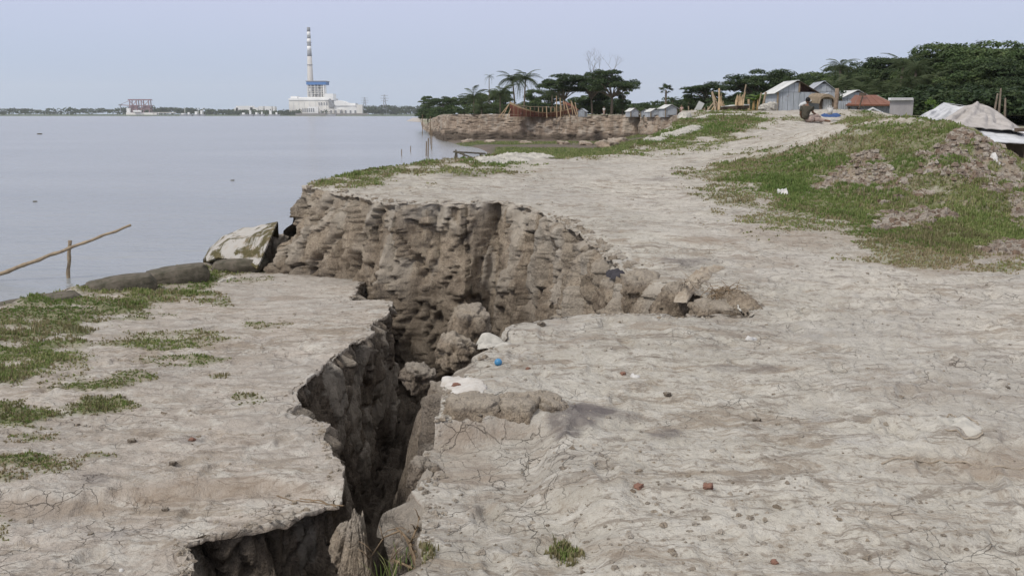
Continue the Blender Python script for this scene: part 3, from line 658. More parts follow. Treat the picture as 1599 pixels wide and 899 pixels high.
# ------------------------------------------------------------------ clods, crumbs, litter
def clod_mesh(name, dims, seed, n=14, rough=0.22, freq=1.6, taper=0.0, attr=True):
    """a broken lump: cube sphere squared off and roughened"""
    g = np.linspace(-1, 1, n); V = []; Q = []; 
    for ax in range(3):
        for sgn in (-1, 1):
            A, B = np.meshgrid(g, g); C = np.full_like(A, sgn); P = [None] * 3; P[ax] = C; P[(ax + 1) % 3] = A; P[(ax + 2) % 3] = B
            b = len(V) * n * n; V.append(np.stack([p.ravel() for p in P], 1)); idx = np.arange(n * n).reshape(n, n) + b
            q = np.stack([idx[:-1, :-1], idx[:-1, 1:], idx[1:, 1:], idx[1:, :-1]], -1).reshape(-1, 4); Q.append(q if sgn > 0 else q[:, ::-1])
    V = np.concatenate(V); Q = np.concatenate(Q)
    S = V / np.linalg.norm(V, axis=1)[:, None]; P = V * 0.45 + S * 0.62
    f1, f2, c, fa = worleyf(P[:, 0] * freq * .9 + seed, P[:, 1] * freq * .9, P[:, 2] * freq * .9, s=seed); g1, g2, c2, fb = worleyf(P[:, 0] * freq * 2.6 + seed, P[:, 1] * freq * 2.6, P[:, 2] * freq * 2.6, s=seed + 9)
    d = rough * (0.9 * (c - .5) * sstep(0, .2, f2 - f1) + 0.3 * (.5 - f1) - 0.2 * sstep(.10, 0, f2 - f1)) + rough * (1.3 * fa + .22 * fb) + rough * .8 * fbm(P[:, 0] * freq + seed, P[:, 1] * freq, P[:, 2] * freq, o=5, s=seed, g=.6)
    P = P + S * d[:, None]; P = P * np.array(dims)[None] / 2
    if taper: k = 1 - taper * np.clip(0.5 + P[:, 2] / dims[2], 0, 1); P[:, 0] *= k; P[:, 1] *= k
    # weld the cube seams
    key = np.round(V * 1000).astype(int); _, first, inv = np.unique(key, axis=0, return_index=True, return_inverse=True)
    P = P[first]; Q = inv.ravel()[Q]
    return npmesh(name, P, Q, True, {'dry': sstep(.25, .5, P[:, 2] / dims[2]) * .4, 'wet_shade': P[:, 0] * 0} if attr else None)
def clod(name, px, py, Y, dims, seed, mat, label, cat, rz=0., tilt=0., group=None, **kw):
    p = atY(px, py, Y); o = link(name, clod_mesh(name, dims, seed, **kw), mat); o.location = p; o.rotation_euler = (tilt, tilt * .6, rz)
    return tag(o, label, cat, group)
clod('soil_block', 733, 514, 8.35, (0.34, 0.30, 0.40), 3, M_SCARP, 'big squared block of broken soil standing in the middle of the crack', 'soil block', .3, .10, n=30, rough=.16)
clod('soil_block', 712, 552, 8.1, (0.27, 0.30, 0.30), 4, M_SCARP, 'smaller crumbly soil lump leaning below the big squared block', 'soil block', .9, .2, n=24, rough=.25)
clod('soil_pinnacle', 556, 905, 4.15, (0.23, 0.26, 0.60), 6, M_SCARP, 'pale ragged pinnacle of earth standing in the crack at the bottom edge', 'earth pinnacle', .2, .05, n=40, rough=.22, taper=.7)
clod('soil_block', 535, 850, 4.35, (0.10, 0.14, 0.20), 7, M_SCARP, 'small wedge of earth beside the pale pinnacle, nearer the sunken slab', 'soil block', .5, .2, n=20, rough=.25, taper=.3)
clod('soil_block', 655, 590, 7.6, (0.22, 0.25, 0.20), 9, M_DARK, 'rounded dark lump on the rubble ridge inside the crack', 'soil block', .5, .2, n=20, rough=.3)
clod('soil_block', 1000, 462, 9.05, (0.44, 0.42, 0.44), 12, M_SCARP, 'broad slumped soil block at the shallow end of the scarp', 'soil block', .3, .12, n=30, rough=.16)
clod('soil_block', 1052, 474, 8.45, (0.44, 0.40, 0.40), 13, M_SCARP, 'pointed soil block left of the pale frayed sack', 'soil block', -.3, .2, n=26, rough=.2, taper=.6)
for i, (px, py, Y, d, rz, lab) in enumerate([(660, 742, 4.5, (.09, .14, .16), 1.1, 'small lump of earth bulging from the crack side of the near slab'),
        (652, 800, 4.15, (.09, .14, .16), .2, 'lower lump of earth in the crack above the dead shrub'), (694, 628, 5.7, (.14, .24, .22), .7, 'lump of earth just below the torn white plastic sheet'), (632, 872, 4.0, (.10, .14, .14), .9, 'lump of earth behind the dead shrub in the crack')]):
    clod('soil_block', px, py, Y, d, 170 + i, M_DARK, lab, 'soil block', rz, .15, n=26, rough=.2)
clod('soil_block', 1118, 492, 8.05, (0.42, 0.36, 0.24), 16, M_SCARP, 'low soil block under the brown roots at the right tip of the scarp', 'soil block', .1, .1, n=28, rough=.15)
clod('soil_block', 426, 412, 16.75, (0.55, 0.7, .95), 15, M_SCARP, 'dark earth buttress at the left foot of the scarp behind the torn bag', 'soil block', .2, .1, n=34, rough=.14)
clod('soil_block', 965, 470, 9.3, (0.4, 0.4, 0.35), 14, M_SCARP, 'soil lump wedged against the scarp left of the broad slumped block', 'soil block', .8, .2, n=24, rough=.2)
def crumbs(name, N, ur, yr, zf, poly, seed, label, mat, s0=0.012, wfun=None, hz=1.15):
    r = np.random.default_rng(seed); Y = np.exp(r.uniform(math.log(yr[0]), math.log(yr[1]), N)); X = r.uniform(*ur, N) * Y; k = in_poly(X, Y, poly)
    X, Y = X[k], Y[k]; cl = sstep(-.15, .5, fbm(X * .8, Y * .8, s=seed, o=3)) + .12; k = r.uniform(0, 1, len(X)) < cl; X, Y = X[k], Y[k]
    if wfun is not None: k = wfun(X, Y); X, Y = X[k], Y[k]
    Z = (zl_full if zf is z_left else zm_full)(X, Y); S = s0 * np.exp(np.clip(r.normal(0, .5, len(X)), -1.5, .9)) * (1 + Y * .03)
    base = np.array([(1, 0, 0), (.3, .95, 0), (-.8, .6, 0), (-.8, -.6, 0), (.3, -.95, 0), (.7, .1, .45), (.15, .6, .5), (-.55, .3, .42), (-.5, -.45, .5), (.25, -.6, .38), (0, 0, -.5)], float)
    F_ = np.array([(0, 1, 6), (0, 6, 5), (1, 2, 7), (1, 7, 6), (2, 3, 8), (2, 8, 7), (3, 4, 9), (3, 9, 8), (4, 0, 5), (4, 5, 9), (5, 6, 7), (5, 7, 8), (5, 8, 9), (1, 0, 10), (2, 1, 10), (3, 2, 10), (4, 3, 10), (0, 4, 10)])
    m = len(X); V = base[None] * (1 + .22 * r.normal(0, 1, (m, 11, 3))) * S[:, None, None]; a = r.uniform(0, 6.28, m)
    c, s = np.cos(a)[:, None], np.sin(a)[:, None]; V = np.stack([V[..., 0] * c * 1.3 - V[..., 1] * s, V[..., 0] * s * 1.3 + V[..., 1] * c, V[..., 2] * hz], -1)
    V = V + np.stack([X, Y, Z], 1)[:, None]; T = F_[None] + np.arange(m)[:, None, None] * 11
    o = link(name, npmesh(name, V.reshape(-1, 3), T.reshape(-1, 3), False, {'dry': np.repeat(r.uniform(0, .9, m), 11), 'wet_shade': np.repeat(r.uniform(0, .4, m) ** 2, 11)}), mat)
    return tag(o, label, 'soil crumbs', kind='stuff')
crumbs('soil_crumbs', 6500, (-.3, .6), (2.6, 30), z_main, main_poly, 601, 'small dry crumbs of earth scattered over the near slab and track', M_SCARP, 0.006)
def scars(X, Y):
    px, py = proj(np.stack([X, Y, z_main(X, Y)], -1)); return ell(px, py, [(a, b, c * 1.2, d * 1.3, 1) for a, b, c, d in GMx], X, Y, 45, 0.9) > .3
crumbs('soil_crumbs', 110000, (.2, .62), (11, 24), z_main, main_poly, 605, 'reddish-brown clods in the bare scars of the grassy mound', mat_earth('mound_earth', (0.26, 0.185, 0.135), (0.165, 0.112, 0.08), (0.34, 0.26, 0.195)), 0.018, scars, 1.9)
crumbs('soil_crumbs', 1800, (-.7, 0), (2.6, 16), z_left, left_poly, 602, 'small dry crumbs of earth scattered over the sunken slab', M_SCARP, 0.007)
def near_rim(X, Y):
    d, _, _ = nearest(X, Y, S_edge); return d < 0.16 * (0.5 + np.random.default_rng(3).uniform(0, 1, len(X)))
crumbs('soil_crumbs', 24000, (-.3, .25), (7.3, 18), z_main, main_poly, 603, 'loose lumps crumbling along the lip of the tall scarp', M_SCARP, 0.016, near_rim)
for i, (px, py, Y, d, rz, lab) in enumerate([(738, 654, 5.02, (.30, .24, .26), .2, 'crumbly soil lump at the left of the slumped shelf by the crack'), (803, 652, 5.05, (.26, .24, .24), -.3, 'rounded soil lump in the middle of the slumped shelf'), (850, 646, 5.15, (.18, .28, .22), .5, 'soil lump at the right end of the slumped shelf, beside the dark stain')]):
    clod('soil_block', px, py, Y, d, 70 + i, M_SCARP, lab, 'soil block', rz, .08, n=24, rough=.13)

def rim_of(E, w):
    def f(X, Y):
        d, _, _ = nearest(X, Y, E[::4]); return d < w * (.3 + np.random.default_rng(4).uniform(0, 1, len(X)))
    return f
crumbs('soil_crumbs', 26000, (-.45, -.02), (3.0, 14), z_left, left_poly, 606, 'loose crumbs along the broken rim of the sunken slab', M_SCARP, 0.008, rim_of(L_edge, .07))
crumbs('soil_crumbs', 26000, (-.25, .28), (2.8, 8.2), z_main, main_poly, 607, 'loose crumbs along the broken rim of the near slab', M_SCARP, 0.008, rim_of(R_edge, .08))
M_WHITE = mat_simple('white_plastic', (0.66, 0.65, 0.63), 0.6, 0.3, 9, spec=.3)
M_SACK = mat_simple('pale_sacking', (0.52, 0.50, 0.45), 0.9, 0.3, 8, 0.01)
M_DUSTY = mat_simple('dusty_plastic', (0.54, 0.525, 0.50), .8, .3, 12, .01, col2=(.42, .385, .34))
M_FIBRE = mat_simple('muddy_fibres', (0.40, 0.355, 0.29), .95, .4, 14, .02, col2=(0.25, 0.20, 0.15))
M_DSACK = mat_simple('dark_weathered_sack', (0.15, 0.13, 0.105), 0.95, 0.4, 7, 0.03, col2=(0.06, 0.058, 0.04))
M_BLUE = mat_simple('blue_plastic', (0.06, 0.27, 0.40), 0.4, 0.2, 8, spec=.5)
M_BRICK = mat_simple('brick_red', (0.24, 0.135, 0.10), 0.9, 0.3, 20)
M_BAMBOO = mat_simple('weathered_bamboo', (0.34, 0.27, 0.185), 0.7, 0.35, 9, col2=(0.19, 0.15, 0.11))
M_TWIG = mat_simple('dry_twig', (0.25, 0.185, 0.12), 0.9, 0.3, 20)
def heap(name, spine, width, height, zf, seed, mat, label, cat, n=(60, 24), folds=7.0):
    """rumpled sheet lying along a pixel spine on a ground surface"""
    P = np.array([onS(x, y, zf)[:2] for x, y in spine]); s = np.linspace(0, 1, n[0]); L = np.concatenate([[0], np.cumsum(np.linalg.norm(np.diff(P, axis=0), axis=1))]); L /= L[-1]
    cx = np.interp(s, L, P[:, 0]); cy = np.interp(s, L, P[:, 1]); T = np.stack([np.gradient(cx), np.gradient(cy)], 1); T /= np.linalg.norm(T, axis=1)[:, None]; N = np.stack([-T[:, 1], T[:, 0]], 1)
    t = np.linspace(-1, 1, n[1]); S, Tt = np.meshgrid(s, t, indexing='ij')
    wv = width * (0.25 + 0.75 * np.sin(np.pi * np.clip(S, .04, .96)) ** .5) * (1 + .35 * fbm(S * 6, S * 0, s=seed))
    X = cx[:, None] + N[:, 0][:, None] * Tt * wv; Y = cy[:, None] + N[:, 1][:, None] * Tt * wv
    k = folds / max(width, .05)
    h = height * (1 - np.abs(Tt) ** 2.2) * (0.65 + .5 * fbm(S * 7, Tt * 1.2, s=seed + 1)) + height * .75 * np.abs(fbm(X * k * .7, Y * k * .7, s=seed + 2, o=4, g=.65)) * (1 - Tt ** 4)
    h = h * np.clip(np.sin(np.pi * S) * 2.2, 0, 1) ** .7; Z = zf(X.ravel(), Y.ravel()).reshape(X.shape) + np.maximum(h, -.0) * (1 - np.abs(Tt) ** 6) + .004 - .02 * (np.abs(Tt) > .98) - .02 * ((S < .01) | (S > .99))
    idx = np.arange(X.size).reshape(n); Q = np.stack([idx[:-1, :-1], idx[:-1, 1:], idx[1:, 1:], idx[1:, :-1]], -1).reshape(-1, 4)
    o = link(name, npmesh(name, np.stack([X, Y, Z], -1).reshape(-1, 3), Q), mat); return tag(o, label, cat)
heap('plastic_net', [(745, 256), (775, 251), (810, 247), (857, 243)], 0.42, 0.10, zm_full, 701, M_SACK, 'long crumpled off-white net heaped on the grassy bank edge, nearer of the two', 'net', (90, 30))
heap('plastic_net', [(1030, 216), (1055, 211), (1075, 204), (1097, 199)], 0.38, 0.12, zm_full, 702, M_SACK, 'crumpled off-white net on the grassy slope near the far cliff, farther of the two', 'net', (70, 26))
heap('plastic_sheet', [(703, 588), (722, 600), (735, 612), (742, 620)], 0.11, 0.012, zm_full, 703, M_DUSTY, 'torn greyish white plastic sheet on the slab rim beside the crack', 'plastic sheet', (50, 30), 3)
heap('plastic_sheet', [(748, 526), (765, 533), (785, 540)], 0.12, 0.010, zm_full, 704, M_SACK, 'flaking pale sheet of dried mud and sacking behind the blue ball', 'sheet', (40, 24), 3)
heap('torn_sack', [(1062, 470), (1080, 446), (1102, 426), (1128, 417)], 0.10, 0.05, zm_full, 705, M_FIBRE, 'pale frayed sacking draped over a hump at the tip of the scarp', 'sack', (70, 40), 3)
heap('torn_sack', [(1112, 462), (1142, 466), (1180, 484)], 0.15, 0.09, zm_full, 706, M_SCARP, 'earth-coloured sacking hump with fibres at the right end of the scarp', 'sack', (60, 30), 3)
heap('plastic_bag', [(1213, 303), (1230, 303)], 0.16, 0.08, zm_full, 707, M_WHITE, 'small crumpled white bag in the grass at the foot of the mound', 'plastic bag', (24, 16), 2)
heap('plastic_bag', [(1480, 340), (1493, 338)], 0.10, 0.05, zm_full, 708, M_WHITE, 'scrap of white plastic low on the mound slope', 'plastic scrap', (20, 14), 2)
heap('plastic_bag', [(1551, 252), (1557, 250)], 0.12, 0.12, zm_full, 709, M_WHITE, 'white scrap high on the right shoulder of the mound', 'plastic scrap', (20, 14), 2)
heap('plastic_scrap', [(985, 588), (998, 590)], 0.022, 0.02, zm_full, 710, M_WHITE, 'bright white broken shard lying on the middle of the near slab', 'shard', (16, 10), 2)
heap('plastic_scrap', [(1165, 531), (1182, 530)], 0.03, 0.02, zm_full, 711, M_WHITE, 'flat white scrap on the track right of the dark stain', 'plastic scrap', (16, 10), 2)
heap('plastic_scrap', [(398, 413), (418, 411)], 0.10, 0.07, zl_full, 712, M_BLUE, 'pale blue plastic scrap beside the big torn geotextile bag', 'plastic scrap', (20, 14), 2)
heap('plastic_scrap', [(425, 420), (437, 422)], 0.10, 0.10, zl_full, 713, mat_simple('dark_green_plastic', (0.03, 0.07, 0.06), .5), 'dark green plastic lump at the foot of the scarp', 'plastic scrap', (20, 14), 2)
heap('plastic_scrap', [(186, 891), (193, 892)], 0.012, 0.01, zl_full, 714, M_WHITE, 'tiny white chip on the sunken slab near the bottom left', 'chip', (12, 8), 2)
heap('plastic_scrap', [(340, 442), (368, 434)], 0.05, 0.04, zl_full, 715, M_SACK, 'pale strip of sacking lying in the grass of the sunken slab', 'sacking strip', (24, 12), 2)
M_CHAR = mat_simple('charred_cloth', (0.055, 0.052, 0.06), .8)
heap('cloth_scrap', [(952, 424), (972, 432)], 0.09, 0.05, lambda X, Y: zm_full(X, Y) - .03, 716, M_CHAR, 'dark blue-grey cloth scrap caught in the lip of the scarp', 'cloth scrap', (24, 14), 2)
heap('sacking_patch', [(1462, 655), (1490, 660), (1528, 676)], 0.085, 0.012, zm_full, 717, M_SACK, 'flattened round of pale fibre sacking on the near slab at the right', 'sacking patch', (40, 20), 2)
def ball(name, px, py, r, zf, mat, label, cat):
    p = onS(px, py + r * F / 6 * .7, zf); bm = bmesh.new(); bmesh.ops.create_uvsphere(bm, u_segments=20, v_segments=12, radius=r)
    me = bpy.data.meshes.new(name); bm.to_mesh(me); bm.free(); me.polygons.foreach_set('use_smooth', [True] * len(me.polygons))
    o = link(name, me, mat); o.location = p + np.array([0, 0, r * .85]); return tag(o, label, cat)
ball('blue_ball', 778, 566, 0.025, zm_full, mat_simple('blue_ball_plastic', (0.05, 0.22, 0.42), .35, .1, 9, spec=.5), 'small bright blue ball at the rim of the near slab', 'ball')
for i, (px, py, s, zf, lab) in enumerate([(713, 604, .035, zm_full, 'red brick fragment lying on the torn white plastic sheet'), (824, 577, .022, zm_full, 'small red brick chip right of the blue ball'),
        (973, 585, .028, zm_full, 'brown brick fragment beside the bright white shard'), (1105, 762, .03, zm_full, 'reddish brick fragment low in the middle of the near slab'),
        (997, 762, .03, zm_full, 'dull brown brick fragment left of the reddish one'), (1209, 880, .02, zm_full, 'red brick chip near the bottom edge of the near slab'),
        (300, 688, .03, zl_full, 'ochre brick fragment in the middle of the sunken slab'), (206, 690, .035, zl_full, 'yellowish stone standing on the sunken slab'),
        (258, 797, .03, zl_full, 'brown stone on the low ledge of the sunken slab'), (1182, 658, .03, zm_full, 'dark flat stone right of the dark stain'),
        (845, 508, .04, zm_full, 'dark pebble on the far rim of the near slab'), (1574, 606, .02, zm_full, 'small dark pebble at the right edge of the near slab'), (750, 650, .02, zm_full, 'brown chip in the hollow of the slumped shelf'),
        (1042, 617, .03, zm_full, 'dark curled mud flake above the dark stain'), (142, 835, .02, zl_full, 'dark pebble low on the sunken slab'), (270, 725, .035, zl_full, 'dark mud flake in the middle of the sunken slab')]):
    p = onS(px, py, zf); nm = 'brick_fragment' if 'brick' in lab else ('stone' if 'stone' in lab or 'pebble' in lab else 'mud_flake')
    mt = M_BRICK if 'brick' in lab else M_DARK
    o = link(nm, clod_mesh(nm, (s * 1.3, s * 1.1, s * .8), 40 + i, n=8, rough=.35), mt); o.location = p + np.array([0, 0, s * .25]); o.rotation_euler = (0, .1, i); tag(o, lab, nm.replace('_', ' '))
# root or rope on the slab, twigs hanging at the crack
def lay(name, pts, r, zf, mat, label, cat, lift=0.0, n=5, wob=0.012, seed=0):
    P = np.array([onS(x, y, zf) for x, y in pts]); s = np.linspace(0, len(P) - 1, len(P) * 8); Q = np.stack([np.interp(s, range(len(P)), P[:, i]) for i in range(3)], 1)
    Q[:, 0] += wob * vn(s * 1.7, s * 0, s=seed); Q[:, 1] += wob * 2 * vn(s * 1.3, s * 0 + 4, s=seed); Q[:, 2] = zf(Q[:, 0], Q[:, 1]) + r * .5 + lift
    rad = r * (1 + .25 * vn(s * 3, s * 0 + 9, s=seed)); rad[0] = rad[-1] = r * .3
    o = MB().tube(Q, list(rad), n).build(name, mat, smooth=True); return tag(o, label, cat)
lay('root', [(1375, 728), (1400, 720), (1440, 718), (1500, 723), (1560, 728), (1640, 733)], 0.006, zm_full, M_FIBRE, 'long thin pale root lying across the near slab at the right', 'root', seed=3)
lay('root', [(1150, 475), (1152, 485), (1158, 492)], 0.008, zm_full, M_SACK, 'short pale root curling out of the sacking hump', 'root', .02, seed=4)
lay('root', [(1462, 650), (1478, 646), (1500, 652), (1525, 662), (1530, 678), (1505, 683), (1478, 670)], 0.004, zm_full, M_FIBRE, 'loop of pale cord round the flattened sacking patch', 'cord', seed=5)
lay('twig', [(470, 778), (500, 782), (536, 790)], 0.004, zl_full, M_TWIG, 'thin straw stalk by the edge of the low ledge', 'twig', seed=6)
lay('twig', [(430, 774), (480, 784), (525, 792)], 0.004, zl_full, M_TWIG, 'second thin straw stalk crossing the low ledge', 'twig', seed=7)
def tangle(px, py, Y, R, n, seed, label, mat):
    r = random.Random(seed); c = Vector(atY(px, py, Y)); m = MB()
    for k in range(n):
        p = c + Vector((r.uniform(-1, 1) * R, r.uniform(-.6, .6) * R, r.uniform(-.3, .3) * R)); pts = [p]; d = Vector((r.uniform(-1, 1), r.uniform(-1, .3), r.uniform(-.6, .9))).normalized()
        for q in range(5): d = (d + Vector((r.uniform(-.5, .5), r.uniform(-.5, .5), r.uniform(-.7, .25)))).normalized(); pts.append(pts[-1] + d * R * .22)
        m.tube(pts, [.004, .0038, .0035, .003, .0025, .0012], 3, False)
    return tag(m.build('root_tangle', mat), label, 'roots')
tangle(1128, 458, 8.15, .15, 45, 1, 'tangle of dry brown roots at the tip of the scarp', M_TWIG)
tangle(1085, 440, 8.35, .10, 40, 2, 'pale frayed fibres trailing over the sacking at the tip of the scarp', M_FIBRE)
tangle(1170, 484, 7.8, .10, 30, 3, 'thin pale roots lying at the far right end of the scarp', M_FIBRE)
def shrub():
    r = random.Random(5); t = thing('dead_shrub', 'dry brown twiggy shrub hanging over the crack at the bottom edge', 'shrub', atY(655, 905, 3.75))
    b0 = Vector(t.location)
    def P(px, py, Y): return Vector(atY(px, py, Y)) - b0
    arms = [[(655, 905, 3.75), (648, 870, 3.8), (640, 845, 3.85), (625, 828, 3.9), (600, 838, 3.95), (580, 868, 4.0)], [(648, 880, 3.8), (640, 850, 3.85), (652, 822, 3.9), (655, 806, 3.95)],
            [(660, 900, 3.7), (690, 880, 3.72), (720, 858, 3.8), (745, 850, 3.85)], [(655, 900, 3.74), (662, 872, 3.74), (668, 850, 3.75)], [(650, 890, 3.78), (630, 880, 3.85), (612, 872, 3.9)], [(645, 860, 3.82), (632, 836, 3.9), (618, 824, 3.95)]]
    for a in arms:
        m = MB(); pts = [P(*q) for q in a]; m.tube(pts, [.0075 * (1 - .7 * i / len(pts)) for i in range(len(pts))], 5)
        for q in range(9):
            i = r.randrange(len(pts)); p = pts[i] + Vector([r.uniform(-.01, .01)] * 3); e = p + Vector((r.uniform(-.07, .07), r.uniform(-.05, .05), r.uniform(-.05, .07))); m.tube([p, (p + e) / 2 + Vector((0, 0, .01)), e], [.003, .0022, .001], 4)
        m.build('branch', M_TWIG, t, True)
    X, Y, Z = [], [], []
    for px, py, Yd in [(612, 893, 3.85), (618, 885, 3.85), (690, 862, 3.8), (728, 850, 3.9), (605, 897, 3.85), (640, 895, 3.8), (700, 868, 3.8)]:
        p = P(px, py, Yd); X.append(p.x); Y.append(p.y); Z.append(p.z)
    V, T, tt = blades(np.array(X), np.array(Y), np.array(Z), np.full(len(X), .07), np.full(len(X), .006), 9, 77, 1.2)
    link('green_sprig', npmesh('green_sprig', V, T, False, {'tint': tt}), M_GRASS, t)
shrub()

# ------------------------------------------------------------------ bags at the river edge, bamboo in the water
def mat_bag():
    m = NM('mossy_geotextile', .9); n = m.noise(2.2, 6, .7, dist=.5)
    c = m.mix(m.rng(n, .47, .53), (0.40, 0.385, 0.36), (0.085, 0.075, 0.035)); c = m.mix(m.rng(m.noise(9, 5, .7), .5, .7, 0, .5), c, (0.30, 0.23, 0.16)); m.col(c); m.bump(m.noise(30, 3), .01, .5); return m.m
def bag():
    top = [(317, 405), (328, 387), (348, 368), (378, 356), (405, 351), (434, 346)]; mid = [(322, 402), (336, 386), (358, 376), (388, 371), (408, 371), (424, 370)]; bot = [(322, 408), (342, 403), (360, 404), (380, 408), (392, 412), (401, 418)]
    rows = [(top, 17.3, 1.2), (top, 16.9, 0), (mid, 16.1, 0), (bot, 15.85, 0)]; nu, nv = 60, 36; G = np.zeros((4, nu, 3)); s = np.linspace(0, 5, nu)
    for k, (pl, Y, drop) in enumerate(rows):
        P = np.array([atY(x, y, Y + (i - 2.5) * -.12) for i, (x, y) in enumerate(pl)]); P[:, 2] -= drop
        G[k] = np.stack([np.interp(s, range(6), P[:, i]) for i in range(3)], 1)
    t = np.linspace(0, 3, nv); i0 = np.minimum(t.astype(int), 2); f = (t - i0); f = f * f * (3 - 2 * f) * .5 + f * .5
    V = G[i0] * (1 - f)[:, None, None] + G[i0 + 1] * f[:, None, None]
    V = V + np.stack([V[..., 0] * 0, -.06 * fbm(V[..., 0] * 3, V[..., 2] * 3, s=800), .03 * fbm(V[..., 0] * 5, V[..., 2] * 2, s=801)], -1)
    idx = np.arange(nu * nv).reshape(nv, nu); Q = np.stack([idx[:-1, :-1], idx[:-1, 1:], idx[1:, 1:], idx[1:, :-1]], -1).reshape(-1, 4)
    V = V.reshape(-1, 3); back = V + np.array([0, .04, -.03]); n = len(V)
    E = np.concatenate([idx[0], idx[1:, -1], idx[-1, ::-1][1:], idx[::-1, 0][1:]]); R = np.array([(E[i], E[i + 1], E[i + 1] + n, E[i] + n) for i in range(len(E) - 1)])
    o = link('torn_geotextile_bag', npmesh('torn_geotextile_bag', np.concatenate([V, back]), np.concatenate([Q, Q[:, ::-1] + n, R])), mat_bag()); tag(o, 'large torn white geotextile bag with dark moss, folded over at the foot of the scarp', 'geotextile bag')
bag()
for i, (px, py, Y, d, rz, lab) in enumerate([(375, 414, 15.9, (0.9, .6, .24), .1, 'dark weathered bag lying in front of the torn white one'), (275, 433, 14.6, (.95, .6, .34), .5, 'dark bag partly under grass, second from the torn white one'),
        (188, 451, 13.5, (.95, .6, .36), .45, 'dark rounded bag bulging from the grassy edge, middle of the row'), (50, 486, 12.2, (1.2, .6, .36), .5, 'dark bag at the left edge of the photo, nearest of the row'), (440, 330, 16.9, (.2, .5, .3), 0, '')]):
    if not lab: continue
    p = atY(px, py, Y); o = link('geotextile_bag', clod_mesh('geotextile_bag', d, 60 + i, n=20, rough=.06, freq=.8, attr=False), M_DSACK); o.location = p; o.rotation_euler = (0, -.1, rz); tag(o, lab, 'geotextile bag', 'dark bags along the river edge')
def bamboo(name, p0, p1, r0, r1, label, cat, knots=8, wob=.01):
    p0, p1 = Vector(p0), Vector(p1); n = knots * 4 + 1; pts, rad = [], []; L = (p1 - p0).length; up = Vector((0, 0, 1))
    for i in range(n):
        t = i / (n - 1); k = 1 + (.18 if i % 4 == 0 else 0); pts.append(p0.lerp(p1, t) + Vector((wob * math.sin(i * 1.3), 0, wob * math.sin(i * .9) + 0 * L))); rad.append((r0 + (r1 - r0) * t) * k)
    return tag(MB().tube(pts, rad, 8).build(name, M_BAMBOO, smooth=True), label, cat)
pb = atZ(101, 434, WATER); bamboo('bamboo_post', pb - np.array([0, 0, .8]), atY(109, 376, pb[1]), .055, .05, 'short bamboo post standing in the river and holding up the long pole', 'post', 4)
bamboo('bamboo_pole', atY(-60, 450, pb[1] - .6), atY(204, 352, pb[1] - .1), .062, .032, 'long slanting bamboo pole resting on the short post in the river', 'pole', 11)
for i, (px, py, h, lab) in enumerate([(627, 243, .25, 'thin stick poking out of the river left of the net'), (641, 237, .2, 'shorter stick right of it in the river')]):
    p = atZ(px, py, WATER); MBo = MB().tube([p - np.array([0, 0, .3]), p + np.array([.03, 0, .7])], .05, 5).build('stick', M_TWIG); tag(MBo, lab, 'stick')
for i, (px, py, s, lab) in enumerate([(62, 210, .5, 'dark driftwood scrap farthest out at the left of the river'), (55, 315, .10, 'small dark flotsam on the river at the left'), (363, 282, .12, 'small dark flotsam in the middle of the river')]):
    p = atZ(px, py, WATER); o = link('driftwood', clod_mesh('driftwood', (s * 2.2, s, s * .9), 90 + i, n=10, attr=False), M_DSACK); o.location = p; tag(o, lab, 'driftwood')
# bamboo trestle at the bank edge
tr = thing('bamboo_trestle', 'low dark bamboo trestle at the water beyond the bank edge', 'trestle', atY(735, 262, 55))
bb = Vector(tr.location)
for a, b in [((706, 262, 55), (712, 234, 55)), ((716, 262, 55), (713, 236, 55)), ((727, 262, 54), (724, 238, 54)), ((752, 262, 56), (750, 240, 56))]:
    MB().tube([Vector(atY(*a)) - bb - Vector((0, 0, 1.5)), Vector(atY(*b)) - bb], .05, 5).build('leg', M_DSACK, tr)
for a, b in [((708, 237, 55), (758, 240, 56)), ((712, 237, 55), (748, 250, 54))]: MB().tube([Vector(atY(*a)) - bb, Vector(atY(*b)) - bb], .05, 5).build('rail', M_DSACK, tr)

# growth on the mud flat
def mud_grass():
    X, Y, z, g = MUD; r = np.random.default_rng(61); px, py = proj(np.stack([X, Y, z], 1)); w = (g > .35) & (px > 690) & (px < 1030); i = r.choice(np.where(w)[0], 16000); x = X[i] + r.normal(0, .25, 16000); y = Y[i] + r.normal(0, .35, 16000)
    n = sstep(-.5, .3, fbm(x * .25, y * .25, s=62)); k = r.uniform(0, 1, 16000) < .25 + .75 * n; x, y, zz = x[k], y[k], z[i][k]
    V, T, t = blades(x, y, zz, .10 + .16 * r.uniform(0, 1, len(x)), np.full(len(x), .05), 4, 63, .8); tag(link('marsh_grass', npmesh('marsh_grass', V, T, False, {'tint': t}), M_GRASS), 'low green marsh growth covering the mud flat in the bay', 'grass', kind='stuff')
mud_grass()

